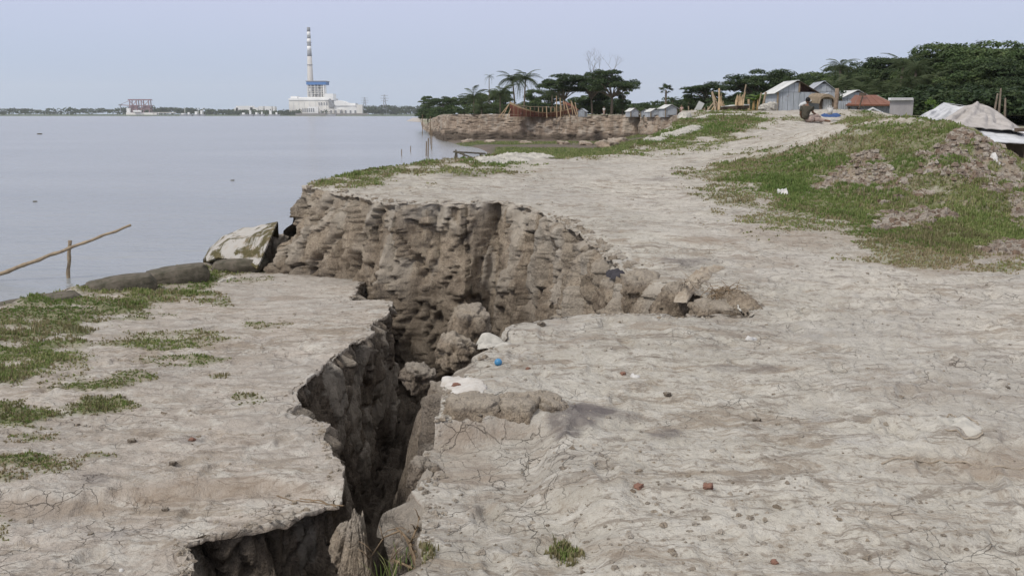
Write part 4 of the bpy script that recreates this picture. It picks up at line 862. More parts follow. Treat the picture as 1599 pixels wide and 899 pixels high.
# ------------------------------------------------------------------ trees and palms
M_LEAF_A = mat_leaf('leaves_dark', (0.020, 0.038, 0.018), (0.042, 0.070, 0.027), (0.095, 0.125, 0.046))
M_LEAF_B = mat_leaf('leaves_mid', (0.034, 0.060, 0.023), (0.068, 0.108, 0.036), (0.13, 0.165, 0.06))
M_LEAF_C = mat_leaf('leaves_light', (0.05, 0.10, 0.022), (0.10, 0.165, 0.03), (0.15, 0.21, 0.05))
M_PALM = mat_leaf('palm_leaves', (0.035, 0.055, 0.024), (0.065, 0.09, 0.038), (0.13, 0.135, 0.06))
M_BARK = mat_simple('bark', (0.20, 0.165, 0.13), .95, .35, 3, .02); M_DBARK = mat_simple('dark_bark', (0.10, 0.085, 0.07), .95, .35, 3, .02)
def leaves(C, R, n, size, seed, flat=.6):
    """leaf-sized quads spread through ellipsoid clumps; C centres, R radii"""
    r = np.random.default_rng(seed); C = np.asarray(C, float); R = np.asarray(R, float); vol = R[:, 0] * R[:, 1]; cnt = np.maximum(4, (n * vol / vol.sum()).astype(int)); k = np.repeat(np.arange(len(C)), cnt); m = len(k)
    d = r.normal(0, 1, (m, 3)); d[:, 2] = np.where(d[:, 2] < -.2, d[:, 2] * -.5, d[:, 2]); d /= np.linalg.norm(d, axis=1)[:, None]
    rad = r.uniform(.45, 1.0, m) ** .6; rad = rad * (1 + .22 * vn(d[:, 0] * 2.5 + k * 3.1, d[:, 1] * 2.5, d[:, 2] * 2.5, s=seed)) + (r.uniform(0, 1, m) < .06) * .18
    P = C[k] + d * R[k] * rad[:, None]
    nrm = d * .5 + r.normal(0, .55, (m, 3)); nrm[:, 2] += flat; nrm /= np.linalg.norm(nrm, axis=1)[:, None]
    t = np.cross(nrm, r.normal(0, 1, (m, 3))); t /= np.linalg.norm(t, axis=1)[:, None]; b = np.cross(nrm, t); s = size * r.uniform(.55, 1.35, m)[:, None]
    V = np.stack([P - t * s, P - b * s * .5 - nrm * s * .1, P + t * s, P + b * s * .5 + nrm * s * .1], 1).reshape(-1, 3); Q = np.arange(m * 4).reshape(-1, 4)
    clump = r.uniform(0, 1, len(C))[k]; tint = np.clip(r.uniform(0, 1, m) * .55 + clump * .45, 0, 1)
    return V, Q, np.repeat(tint, 4)
def tree_proto(seed, style, H):
    r = random.Random(seed); tb = MB(); C, R = [], []
    if style == 'spread':     # rain-tree like: bare lower trunk, flat layered pads
        fork = H * .38; bend = Vector((r.uniform(-.4, .4), 0, 0)); tb.tube([(0, 0, -.6), bend * .5 + Vector((0, 0, fork * .5)), bend + Vector((0, 0, fork))], [H * .035, H * .028, H * .022], 8)
        nl = 15
        for i in range(nl):
            a = i * 6.283 / nl + r.uniform(-.3, .3); rr = H * r.uniform(.22, .52); hz = H * r.uniform(.62, .93) - (rr / H) * H * .22
            e = Vector((math.cos(a) * rr, math.sin(a) * rr, hz)); mid = bend.lerp(e, .5) + Vector((0, 0, fork + (hz - fork) * .62 - e.z * .5)); mid.z = fork + (hz - fork) * .6
            tb.tube([bend + Vector((0, 0, fork - .1)), mid, e], [H * .015, H * .010, H * .004], 5, False)
            for q in range(3):
                o = Vector((r.uniform(-1, 1), r.uniform(-1, 1), r.uniform(-.35, .3))) * H * .10; C.append(e + o); w = H * r.uniform(.11, .18); R.append((w, w, w * r.uniform(.4, .6)))
        for q in range(12): C.append((r.uniform(-.3, .3) * H, r.uniform(-.3, .3) * H, H * r.uniform(.55, .9))); w = H * .15; R.append((w, w, w * .45))
    elif style == 'dense':
        tb.tube([(0, 0, -.6), (r.uniform(-.2, .2), 0, H * .4), (r.uniform(-.3, .3), 0, H * .8)], [H * .028, H * .02, H * .008], 7)
        for i in range(34):
            z = H * r.uniform(.2, .92); wr = H * .36 * math.sin(math.pi * min(.95, max(.12, (z / H - .12) / .92))) ** .7; a = r.uniform(0, 6.28); q = r.uniform(.3, 1)
            c = Vector((math.cos(a) * wr * q, math.sin(a) * wr * q, z)); C.append(c); w = H * r.uniform(.09, .15); R.append((w, w, w * .75))
            if i % 3 == 0: tb.tube([(0, 0, z * .7), c * .6 + Vector((0, 0, z * .3)), c], [H * .010, H * .007, H * .003], 4, False)
    elif style == 'bush':
        tb.tube([(0, 0, -.4), (0, 0, H * .4)], [H * .03, H * .015], 5)
        for i in range(16): C.append((r.uniform(-.55, .55) * H, r.uniform(-.4, .4) * H, H * r.uniform(.12, .78))); w = H * r.uniform(.16, .28); R.append((w, w, w * .8))
    elif style == 'bare':
        def br(p, d, L, rad, dep):
            e = p + d * L; tb.tube([p, p.lerp(e, .5) + Vector((r.uniform(-.06, .06), 0, r.uniform(-.05, .05))) * L, e], [rad, rad * .8, rad * .6], 5, False)
            if dep == 0: return
            for k in range(r.choice((2, 3))): br(e, (d + Vector((r.uniform(-.8, .8), r.uniform(-.7, .7), r.uniform(-.1, .5)))).normalized(), L * r.uniform(.6, .8), rad * .55, dep - 1)
        br(Vector((0, 0, -.5)), Vector((0, 0, 1)), H * .42, H * .018, 6)
    size = {'spread': .019, 'dense': .019, 'bush': .036, 'bare': .03}[style] * H; n = {'spread': 14000, 'dense': 12000, 'bush': 3500, 'bare': 0}[style]
    tm = tb.mesh('trunk', True)
    if style == 'bare': return tm, None
    V, Q, t = leaves(C, R, n, size, seed, .9 if style == 'spread' else .4)
    return tm, npmesh('crown', V, Q, False, {'tint': t})
PROTO = {}
for st, seeds in (('spread', (1, 2, 3)), ('dense', (4, 5, 6)), ('bush', (7, 8)), ('bare', (9,))):
    PROTO[st] = [tree_proto(s, st, 10.0 if st != 'bush' else 3.0) for s in seeds]
MATV = {}
def with_mat(me, mat):
    k = (me.name, mat.name)
    if k not in MATV: c = me.copy(); c.materials.clear(); c.materials.append(mat); MATV[k] = c
    return MATV[k]
def tree(name, style, v, px, top, Y, leafm, label, gz=-.4, barkm=None, w=1.0, group=None, rz=None, base=None):
    X = at(px, Y)[0]; zt = ray(px, top)[2] * Y; H = zt - gz; s = H / (10.0 if style != 'bush' else 3.0) * (1.0 if style != 'bush' else 1.05)
    t = thing(name, label, 'tree' if style != 'bush' else 'bush', (X, Y, gz), (px * 1.7 + Y) % 6.28 if rz is None else rz, group); t.scale = (s * w, s * w, s)
    tm, cm = PROTO[style][v % len(PROTO[style])]
    link('trunk', with_mat(tm, barkm or M_DBARK), None, t)
    if cm: link('crown', with_mat(cm, leafm), None, t)
    return t
def frond_mesh(L, seed, droop=.55, nl=24, wl=.50, name='frond'):
    r = np.random.default_rng(seed); s = np.linspace(0, 1, nl + 1)[1:]; P = lambda s: np.stack([L * (s - .10 * s * s), s * 0, L * (.42 * s - (droop + .42) * s * s)], -1)
    V, Q = [], []; pts = P(np.linspace(0, 1, 8)); m = MB().tube(pts, list(L * .012 * (1 - .8 * np.linspace(0, 1, 8))), 4); 
    for f in m.f:
        pass
    V = [tuple(v) for v in m.v]; Q = [tuple(f) for f in m.f if len(f) == 4]
    for si in s:
        p = P(np.array(si)); ll = L * wl * .5 * (math.sin(math.pi * min(.93, .18 + .75 * si)) ** .8)
        for sg in (-1, 1):
            d = np.array([.45, sg * .85, -.35 + r.uniform(-.2, .1)]); d /= np.linalg.norm(d); tip = p + d * ll + np.array([0, 0, -.25 * ll]); w = np.array([L * .0085, 0, 0]); mid = p + d * ll * .55
            b = len(V); V += [tuple(p - w), tuple(p + w), tuple(mid + w * .9), tuple(mid - w * .9), tuple(tip)]; Q += [(b, b + 1, b + 2, b + 3), (b + 3, b + 2, b + 4, b + 4)]
    Q = [q if q[2] != q[3] else q for q in Q]
    me = bpy.data.meshes.new(name); me.from_pydata(V, [], [tuple(dict.fromkeys(q)) for q in Q]); a = me.attributes.new('tint', 'FLOAT', 'POINT')
    tt = np.clip(r.uniform(.1, .8, len(V)), 0, 1); a.data.foreach_set('value', tt.astype(np.float32)); me.materials.append(M_PALM); return me
FR = [frond_mesh(1.0, 20, .35), frond_mesh(1.0, 21, .6), frond_mesh(1.0, 22, .95)]
def fan_mesh():
    r = np.random.default_rng(5); V = [(0, 0, 0), (.55, -.01, .02), (.55, .01, .02)]; Q = [(0, 1, 2)]
    for a in np.linspace(-1.5, 1.5, 15):
        b = len(V); c, s = math.cos(a), math.sin(a); V += [(.5, 0, .02), (.5 + .28 * c - .03 * s, .28 * s + .03 * c, .05), (.5 + .28 * c + .03 * s, .28 * s - .03 * c, .05), (.5 + .5 * c, .5 * s, -.02)]; Q += [(b, b + 1, b + 2), (b + 1, b + 3, b + 2)]
    me = bpy.data.meshes.new('frond'); me.from_pydata(V, [], Q); a = me.attributes.new('tint', 'FLOAT', 'POINT'); a.data.foreach_set('value', np.full(len(V), .3, np.float32)); me.materials.append(M_PALM); return me
FAN = fan_mesh()
TRUNKS = {}
def palm(kind, px, top, Y, label, gz=-.4, group=None, lean=0., nf=None, fl=None, seed=None):
    """coconut (arching feathers), areca (thin, few feathers), fan (round fans)"""
    r = random.Random(seed or int(px * 7 + Y)); X = at(px, Y)[0]; H = (ray(px, top)[2] * Y - gz)
    L = fl or {'coconut': .46 * H, 'areca': .17 * H, 'fan': .28 * H, 'date': .42 * H}[kind]; L = min(L, 3.4 if fl is None else fl)
    th = H - L * {'coconut': .30, 'areca': .35, 'fan': .55, 'date': .35}[kind]
    t = thing({'coconut': 'coconut_palm', 'areca': 'areca_palm', 'fan': 'fan_palm', 'date': 'date_palm'}[kind], label, 'palm', (X, Y, gz), 0, group)
    rad = {'coconut': .16, 'areca': .10, 'fan': .2, 'date': .2}[kind]; tip = Vector((lean, 0, th))
    MB().tube([(0, 0, -.4), tip * .35 - Vector((lean * .12, 0, 0)), tip * .7 - Vector((lean * .1, 0, 0)), tip], [rad * 1.3, rad, rad * .85, rad * .8], 7).build('trunk', M_BARK, t, True)
    n = nf or {'coconut': 20, 'areca': 9, 'fan': 22, 'date': 26}[kind]
    for i in range(n):
        me = FAN if kind == 'fan' else FR[0 if i < n * .35 else (1 if i < n * .7 else 2)]
        o = link('frond', me, None, t); el = r.uniform(.35, .95) if i < n * .3 else (r.uniform(-.1, .4) if i < n * .7 else r.uniform(-.5, .05))
        if kind == 'fan': el = r.uniform(-.5, 1.2)
        o.location = tip; o.rotation_euler = (r.uniform(-.4, .4), -el, i * 2.4 + r.uniform(-.3, .3)); s = L * r.uniform(.8, 1.1); o.scale = (s, s, s)
    return t
LM = [(640, 'at the river bend'), (680, 'at the cliff corner'), (705, 'right of the cliff corner'), (728, 'left of the short coconut palm'), (745, 'below the slender areca palm'), (765, 'right of the slender areca palm'), (783, 'left of the wooden hull'), (800, 'behind the bow of the wooden hull'), (820, 'behind the middle of the wooden hull'), (845, 'behind the upright ribs of the hull'), (868, 'behind the stern of the hull'), (890, 'behind the upturned hull'), (912, 'behind the bluish hut'), (935, 'behind the person in white'), (955, 'at the foot of the tallest dark tree'), (975, 'right of the tallest dark tree'), (995, 'behind the white roof cluster'),
      (1012, 'behind the middle white roof'), (1028, 'left of the lone fan palm'), (1045, 'right of the lone fan palm'), (1065, 'behind the person in pink'), (1085, 'behind the stake fence'), (1108, 'behind the left boat planks'), (1128, 'right of the left boat planks'), (1145, 'left of the right boat planks'), (1162, 'behind the right boat planks'), (1178, 'behind the banana plants'), (1195, 'beside the leaning pale pole'), (1215, 'left of the large tin shed'), (1240, 'above the large tin shed'), (1265, 'above the seated person'), (1290, 'above the thatched hut'), (1312, 'above the brown broken trunk'), (1335, 'above the left end of the rusty roof'),
      (1360, 'above the middle of the rusty roof'), (1385, 'above the right end of the rusty roof'), (1408, 'above the grey panel shed'), (1430, 'right of the grey panel shed'), (1455, 'above the bright light-green bush'), (1480, 'above the left tent roof'), (1505, 'above the gap between the tents'), (1530, 'above the tent peak'), (1555, 'right of the tent peak'), (1580, 'above the right slope of the tent'), (1605, 'at the right edge of the photo'), (1640, 'just past the right edge of the photo'), (1680, 'past the right edge, farthest right')]
_seen = {}
def where(px, what, Y, cuts):
    w = min(LM, key=lambda q: abs(q[0] - px))[1]; row = 'front row' if Y < cuts[0] else ('middle row' if Y < cuts[1] else 'back row'); lab = '%s %s, %s' % (what, w, row); k_ = _seen.get(lab, 0); _seen[lab] = k_ + 1; return lab if k_ == 0 else lab.replace(row, ('just right, ' if k_ == 1 else 'well right, ') + row)
GR = 'trees along the river bank beyond the far cliff'
riv = [('dense', 668, 150, 300, 'B'), ('spread', 690, 149, 285, 'A'), ('dense', 705, 152, 265, 'B'), ('spread', 730, 147, 250, 'A'), ('dense', 752, 146, 240, 'B'), ('spread', 772, 138, 225, 'B'), ('dense', 788, 141, 215, 'A'), ('dense', 835, 140, 210, 'B'), ('spread', 852, 138, 215, 'A')]
for i, (st, px, tp, Y, lm) in enumerate(riv):
    tree('broadleaf_tree', st, i, px, tp, Y, M_LEAF_A if lm == 'A' else M_LEAF_B, ['leftmost bushy tree at the river edge beyond the far cliff', 'flat-topped dark tree next to the leftmost riverside tree', 'rounded mid-green tree left of the short palm', 'dark spreading tree behind the short coconut palm',
        'mid-green tree between the short coconut palm and the slender areca palm', 'pale green layered tree just right of the slender areca palm', 'dark rounded tree left of the tall coconut palms', 'green rounded tree right of the tall coconut palms', 'dark tree at the left of the wide umbrella tree'][i], -1.5 if Y > 235 else -.5, w=1.15)
BU = 'bushes under the river bank trees'
for i, (px, tp, Y) in enumerate([(668, 168, 270), (676, 166, 258), (690, 165, 240), (700, 168, 222), (712, 163, 225), (725, 166, 205), (742, 160, 205), (757, 162, 195), (770, 158, 200), (785, 163, 185), (800, 160, 190), (815, 160, 200), (832, 158, 190), (848, 160, 185), (862, 160, 195), (878, 158, 190), (895, 160, 195), (912, 158, 186), (930, 160, 180), (945, 158, 186), (960, 162, 182), (975, 164, 190), (905, 146, 190), (935, 146, 192), (955, 150, 194)]):
    tree('bush', 'bush', i, px, tp, Y, (M_LEAF_B, M_LEAF_A)[i % 2], where(px, 'leafy bush', Y, (188, 205)), -1.8 if (Y > 210 and px < 730) else -.4, w=1.5, group=BU)
palm('areca', 764, 116, 210, 'slender areca palm standing above the riverside trees', -.5)
palm('coconut', 740, 142, 186, 'short coconut palm left of the slender areca palm', -.5, fl=3.9)
palm('coconut', 805, 116, 185, 'tall coconut palm, left one of the close pair behind the wooden hull', -.5, lean=-.6, nf=30, fl=3.4)
palm('coconut', 818, 114, 180, 'tall coconut palm, right one of the close pair behind the wooden hull', -.5, lean=.3, nf=30, fl=3.4)
palm('coconut', 781, 138, 180, 'low coconut palm with yellowing fronds left of the wooden hull', -.5, nf=22, fl=3.8)
palm('date', 862, 140, 190, 'small palm under the wide umbrella tree', -.4)
palm('coconut', 752, 160, 178, 'very short young coconut palm at the cliff top', -.4, fl=3.6)
tree('umbrella_tree', 'spread', 0, 882, 113, 178, M_LEAF_A, 'wide dark umbrella-shaped tree right of the coconut palms', -.4, M_BARK, 1.15)
tree('broadleaf_tree', 'spread', 1, 925, 111, 176, M_LEAF_A, 'tall dark tree left of the tallest one, below the bare branches', -.4, M_BARK, .8)
tree('broadleaf_tree', 'spread', 2, 955, 103, 168, M_LEAF_A, 'tallest dark broadleaf tree with two pale trunks on the far cliff', -.4, M_BARK, .95)
tree('broadleaf_tree', 'dense', 1, 930, 122, 182, M_LEAF_A, 'dense dark tree filling the gap behind the two tall trees', -.4, M_BARK, 1.0)
tree('broadleaf_tree', 'dense', 0, 972, 128, 176, M_LEAF_A, 'dark tree at the right flank of the tall group', -.4, M_BARK, .75)
tree('bare_tree', 'bare', 0, 937, 99, 185, None, 'leafless tree whose twigs rise above the dark trees', -.4, M_BARK, 1.3)
palm('fan', 1039, 134, 165, 'lone fan palm against the sky right of the tall dark trees', -.4)
tree('umbrella_tree', 'spread', 1, 1105, 125, 150, M_LEAF_A, 'flat-topped umbrella tree behind the wooden boat ends', -.4, M_BARK, 1.2)
mids = [('bush', 995, 160, 260), ('bush', 1010, 158, 250), ('bush', 1025, 156, 230), ('bush', 1040, 156, 215), ('bush', 1055, 154, 205), ('bush', 1070, 150, 190), ('bush', 1085, 150, 180), ('bush', 1100, 146, 165), ('bush', 1118, 146, 150), ('bush', 1135, 150, 145), ('bush', 1150, 148, 140), ('bush', 1170, 146, 130), ('bush', 1190, 144, 120), ('bush', 1028, 160, 180), ('bush', 1062, 158, 165), ('bush', 1090, 160, 150), ('bush', 1130, 158, 120), ('bush', 1155, 158, 110), ('bush', 1180, 156, 105), ('bush', 1200, 150, 100)]
for i, (st, px, tp, Y) in enumerate(mids): tree('bush', st, i, px, tp, Y, (M_LEAF_B, M_LEAF_A)[(i // 2) % 2], where(px, 'green hedge bush', Y, (125, 170)), -.5, w=1.7, group='bushes behind the small sheds')
for i, (px, tp) in enumerate([(1050, 152), (1075, 150), (1120, 152), (1145, 150)]): palm('date', px, tp, 170 - i * 10, ['short palm above the hedge right of the lone fan palm', 'short palm above the hedge left of the flat-topped umbrella tree', 'short palm between the two wooden boat ends', 'short palm behind the right wooden boat end'][i], -.4)
right = [('spread', 1182, 105, 140, 'A'), ('dense', 1165, 122, 150, 'A'), ('spread', 1215, 118, 150, 'A'), ('dense', 1235, 120, 135, 'A'), ('spread', 1262, 112, 150, 'A'), ('dense', 1275, 122, 125, 'B'), ('spread', 1300, 108, 150, 'B'), ('spread', 1345, 92, 140, 'A'), ('dense', 1330, 115, 125, 'A'), ('spread', 1390, 86, 130, 'A'), ('dense', 1375, 108, 118, 'A'),
         ('spread', 1430, 80, 125, 'A'), ('dense', 1415, 108, 110, 'B'), ('spread', 1470, 78, 118, 'A'), ('dense', 1455, 104, 105, 'A'), ('spread', 1512, 60, 110, 'B'), ('spread', 1560, 58, 100, 'B'), ('dense', 1500, 100, 98, 'A'), ('dense', 1545, 96, 92, 'A'), ('spread', 1608, 66, 98, 'A'), ('dense', 1590, 100, 88, 'A'), ('dense', 1640, 90, 90, 'A'), ('spread', 1670, 75, 100, 'A'), ('spread', 1535, 82, 90, 'B'), ('spread', 1585, 86, 85, 'A'), ('dense', 1350, 128, 105, 'A'), ('dense', 1400, 130, 98, 'A'), ('dense', 1440, 132, 92, 'A'), ('dense', 1480, 128, 88, 'A'), ('dense', 1525, 126, 82, 'A'), ('dense', 1570, 124, 80, 'A'), ('dense', 1615, 124, 80, 'A'), ('dense', 1310, 130, 112, 'A')]
RL = {0: 'dark spreading tree left of the big tin shed, first of the right-hand wood', 15: 'tallest tree of the right-hand wood, left half of the double crown', 16: 'tallest tree of the right-hand wood, right half of the double crown', 2: 'flat-topped tree directly above the big tin shed roof', 19: 'large dark tree at the right edge of the photo'}
for i, (st, px, tp, Y, lm) in enumerate(right):
    tree('broadleaf_tree', st, i, px, tp, Y, M_LEAF_A if lm == 'A' else M_LEAF_B, RL.get(i, where(px, 'broad dark tree' if st == 'spread' else 'rounded dark tree', Y, (95, 118))), -.8, M_DBARK, 1.1 if st == 'spread' else 1.25, group='trees of the wood at the right')
for i in range(34):
    px = 1215 + i * 13; Y = 104 - (i % 3) * 9; tree('bush', 'bush', i, px, 138 + (i * 7) % 14 - (8 if px > 1430 else 0), Y - (12 if px > 1450 else 0), M_LEAF_A, where(px, 'dark undergrowth shrub', Y + (12 if px > 1450 else 0), (90, 100)), -1.3, w=1.6, group='undergrowth shrubs of the right-hand wood')
tree('bush', 'bush', 1, 1471, 152, 60, M_LEAF_C, 'bright light-green bush just left of the tent roofs', -1.2, w=.8)
for i, (k, px, tp, Y, ln) in enumerate([('coconut', 1308, 96, 118, 0), ('coconut', 1322, 120, 100, -.3), ('date', 1352, 128, 95, 0), ('date', 1368, 130, 93, .4), ('coconut', 1402, 92, 105, .2), ('coconut', 1428, 98, 102, -.2), ('date', 1418, 118, 95, 0), ('date', 1338, 138, 92, .3), ('date', 1445, 118, 96, 0), ('coconut', 1300, 128, 98, 0)]):
    palm(k, px, tp, Y, ['coconut palm standing highest above the tin sheds', 'drooping coconut palm behind the thatched arch', 'grey-green date palm above the rusty roof, left one', 'grey-green date palm above the rusty roof, right one', 'tall greyish palm in the wood above the grey panel', 'greyish palm right of the tall one above the grey panel', 'short date palm between the two greyish tall palms', 'low date palm left of the rusty roof ridge', 'date palm at the right end of the palm group', 'coconut palm directly behind the rear tin shed'][i], -.8, lean=ln, nf=28 if k == 'date' else 22, fl=2.5)
for i, (px, tp) in enumerate([(1572, 165), (1560, 150), (1550, 158)]):
    a, b, c = atY(px, 215, 62), atY(px - 3 + i * 2, 185, 62), atY(px - 2 + 5 * i, tp - 12, 62)
    tag(MB().tube([a - np.array([0, 0, .6]), b, c], [.10, .08, .05], 6).build('slender_tree', M_BARK, smooth=True), ['pale slender trunk right of the tent peak', 'slender dark trunk left of the pale one', 'leaning thin trunk behind the tent peak'][i], 'tree')

# ------------------------------------------------------------------ tin sheds, tents, people, boats
def mat_tin(name, c, rust=0.0):
    m = NM(name, .5); m.b.inputs['Metallic'].default_value = .25; n = m.noise(1.1, 5, .7, vec=m.coord((1, 1, .35)))
    col = m.mix(m.rng(n, .35, .65), c, tuple(q * .72 for q in c)); col = m.mix(m.rng(m.noise(2.3, 5, .75), .62 - rust, .70 - rust * .6), col, (0.20, 0.085, 0.05)); m.col(col); return m.m
M_TIN = mat_tin('grey_tin', (0.44, 0.47, 0.51), .02); M_TINW = mat_tin('pale_tin', (0.66, 0.67, 0.66), -.05); M_RUST = mat_tin('rusty_tin', (0.27, 0.12, 0.08), .22)
M_WOOD = mat_simple('dark_timber', (0.13, 0.10, 0.075), .9, .3, 3); M_TAN = mat_simple('fresh_timber', (0.42, 0.315, 0.20), .8, .25, 3, col2=(.30, .215, .13)); M_REDW = mat_simple('red_brown_timber', (0.21, 0.085, 0.06), .8, .3, 3)
M_DKIN = mat_simple('dark_boards_and_shade', (0.085, 0.05, 0.042), .9); M_THATCH = mat_simple('thatch', (0.30, 0.24, 0.17), .95, .3, 6, .03)  # dark boards of the upturned hull; also paints the shade in the open gable
def corr(mb, P, U, Vv, wid, amp=.018, n=4):
    """corrugated strip: starts at P, wid along U, full vector Vv"""
    P, U, Vv = Vector(P), Vector(U).normalized(), Vector(Vv); N = U.cross(Vv).normalized(); V = []
    for i in range(n * 2 + 1): o = P + U * (wid * i / (n * 2)) + N * (amp if i % 2 else -amp); V += [o, o + Vv]
    b = [(2 * i, 2 * i + 2, 2 * i + 3, 2 * i + 1) for i in range(n * 2)]; th = N * .012; k = len(V); V += [v - th for v in V[:k]]
    b += [(q[3] + k, q[2] + k, q[1] + k, q[0] + k) for q in b]; return mb.add(V, b)
def tin_shed(name, label, px0, px1, eave, ridge, Y, depth, gz, wallm, roofm, roofm2=None, ns=6, rz=0., door=None, gap=None, overhang=.25, group=None):
    """gable end faces the camera; local x right, y away"""
    xa, xb = at(px0, Y)[0], at(px1, Y)[0]; w = xb - xa; he = ray(px0, eave)[2] * Y - gz; hr = ray(px0, ridge)[2] * Y - gz
    t = thing(name, label, 'shed', ((xa + xb) / 2, Y, gz), rz); sw = w / ns
    for i in range(ns):
        x = -w / 2 + i * sw; 
        m = MB(); corr(m, (x + .01, 0, -.3), (1, 0, 0), (0, 0, he + .3), sw - .02); m.build('wall_sheet', wallm, t)
        c = x + sw / 2; top = hr - (hr - he) * abs(c) / (w / 2)
        if gap and gap[0] <= i < gap[1]: MB().box((c, .25, (he + top) / 2), (sw, .03, max(.05, top - he))).build('gable_shade_panel', M_DKIN, t); continue  # dark panel paints the shade inside the open gable
        tl, tr_ = hr - (hr - he) * abs(x) / (w / 2), hr - (hr - he) * abs(x + sw) / (w / 2)
        MB().prism([(x + .01, -.02, he + .01), (x + sw - .01, -.02, he + .01), (x + sw - .01, -.02, max(tr_, he + .02)), (x + .01, -.02, max(tl, he + .02))], (0, 0, 0), (0, .03, 0)).build('gable_sheet', wallm, t)
    nd = max(2, int(depth / sw))
    for sd2 in (-1, 1):
        for j in range(nd): m = MB(); corr(m, (sd2 * w / 2, j * depth / nd + .03, -.3), (0, 1, 0), (0, 0, he + .3), depth / nd - .02); m.build('wall_sheet', wallm, t)
        e = Vector((sd2 * (w / 2 + overhang), 0, he - (hr - he) * overhang / (w / 2))); r_ = Vector((0, 0, hr + .03))
        for j in range(nd + 1): 
            m = MB(); y0 = -overhang + j * (depth + 2 * overhang) / (nd + 1); corr(m, e + Vector((0, y0, .03)), (0, 1, 0), r_ - e, (depth + 2 * overhang) / (nd + 1) - .01, .015, 3); m.build('roof_sheet', roofm if sd2 < 0 else (roofm2 or roofm), t)
        MB().box((sd2 * (w / 2 - .02), -.06, he / 2 - .15), (.09, .09, he + .3)).build('corner_post', M_WOOD if sd2 > 0 else M_BAMBOO, t)
    MB().box((0, depth / 2, hr + .05), (.16, depth + 2 * overhang, .04)).build('ridge_cap', roofm, t)
    if gap: MB().box((-w / 2 + gap[0] * sw - .05, -.05, (he + hr) / 2 - .05), (.10, .05, (hr - he) * .9)).build('gable_post', M_BAMBOO, t)
    return t
VG = -.65
tin_shed('tin_shed', 'large grey corrugated tin shed with an open dark gable, left of the others', 1212, 1273, 144, 127, 66, 2.6, VG, M_TIN, M_TINW, M_WOOD, 7, .03, gap=(4, 7))  # pale left and dark right slope: lit and shaded sides put into colour
tin_shed('tin_shed', 'smaller grey tin shed with a grey roof behind the seated person', 1264, 1304, 143, 128, 78, 4.0, VG, M_TIN, M_TIN, None, 5, -.12)
tin_shed('tin_shed', 'low tin shed with a pale roof slope just left of the rusty roof', 1312, 1362, 154, 142, 82, 4, VG, M_TIN, M_TINW, None, 5, .0)
# canopy lean-to and thatched arch beside it
def roofslab(pts, th, mat, name, parent):
    P = [Vector(p) for p in pts]; n = (P[1] - P[0]).cross(P[-1] - P[0]).normalized() * th; MB().add(P + [p - n for p in P], [tuple(range(len(P))), tuple(range(len(P), 2 * len(P)))[::-1]] + [(i, (i + 1) % len(P), (i + 1) % len(P) + len(P), i + len(P)) for i in range(len(P))]).build(name, mat, parent)
def tl(t, px, py, Y): return Vector(atY(px, py, Y)) - Vector(t.location)
t = thing('lean_to', 'low lean-to with a slanting white roof right of the seated person', 'lean-to', atY(1268, 190, 56)); 
roofslab([tl(t, 1247, 165, 53), tl(t, 1290, 146, 53), tl(t, 1294, 144, 58), tl(t, 1250, 161, 58)], .06, M_TINW, 'roof_sheet', t)
for i in range(4): m = MB(); a = tl(t, 1252 + i * 8, 190, 55); corr(m, a, (1, 0, 0), (0, 0, (26 + i * 3.2) / F * 55), 7.8 / F * 55); m.build('wall_sheet', M_TIN, t)
t = thing('thatched_hut', 'narrow hut with a curved thatched top and a pale grey door', 'hut', atY(1291, 190, 52)); P = [tl(t, x, y, 51.6) for x, y in [(1280, 158), (1282, 152), (1287, 148), (1294, 147), (1301, 150), (1304, 156)]]
m = MB(); 
for a, b in zip(P[:-1], P[1:]): d = Vector((0, 2.2, .1)); u = Vector((0, 0, -.14)); m.add([a, b, b + d, a + d, a + u, b + u, b + d + u, a + d + u], [(0, 1, 2, 3), (7, 6, 5, 4), (0, 4, 5, 1), (3, 2, 6, 7), (0, 3, 7, 4), (1, 5, 6, 2)])
m.build('thatch_roof', M_THATCH, t)
for k in (1281, 1301): MB().tube([tl(t, k, 192, 51.8), tl(t, k, 155, 51.8)], .07, 6).build('post', M_WOOD, t)
m = MB(); corr(m, tl(t, 1283.5, 190, 51.9), (1, 0, 0), (0, 0, 1.18), .55, .02, 5); m.build('door', M_TINW, t); MB().box(tl(t, 1291, 172, 53.4), (.75, .05, 1.3)).build('back_wall', M_WOOD, t)
o = MB().tube([atY(1306, 195, 50), atY(1305, 165, 50), atY(1307, 150, 50), atY(1307, 138, 50)], [.13, .11, .12, .10], 8).build('tree_stump', mat_simple('pale_brown_bark', (0.29, 0.22, 0.165), .95, .3, 5, .03), smooth=True); tag(o, 'tall brown broken trunk between the thatched hut and the rusty-roofed house', 'tree stump')
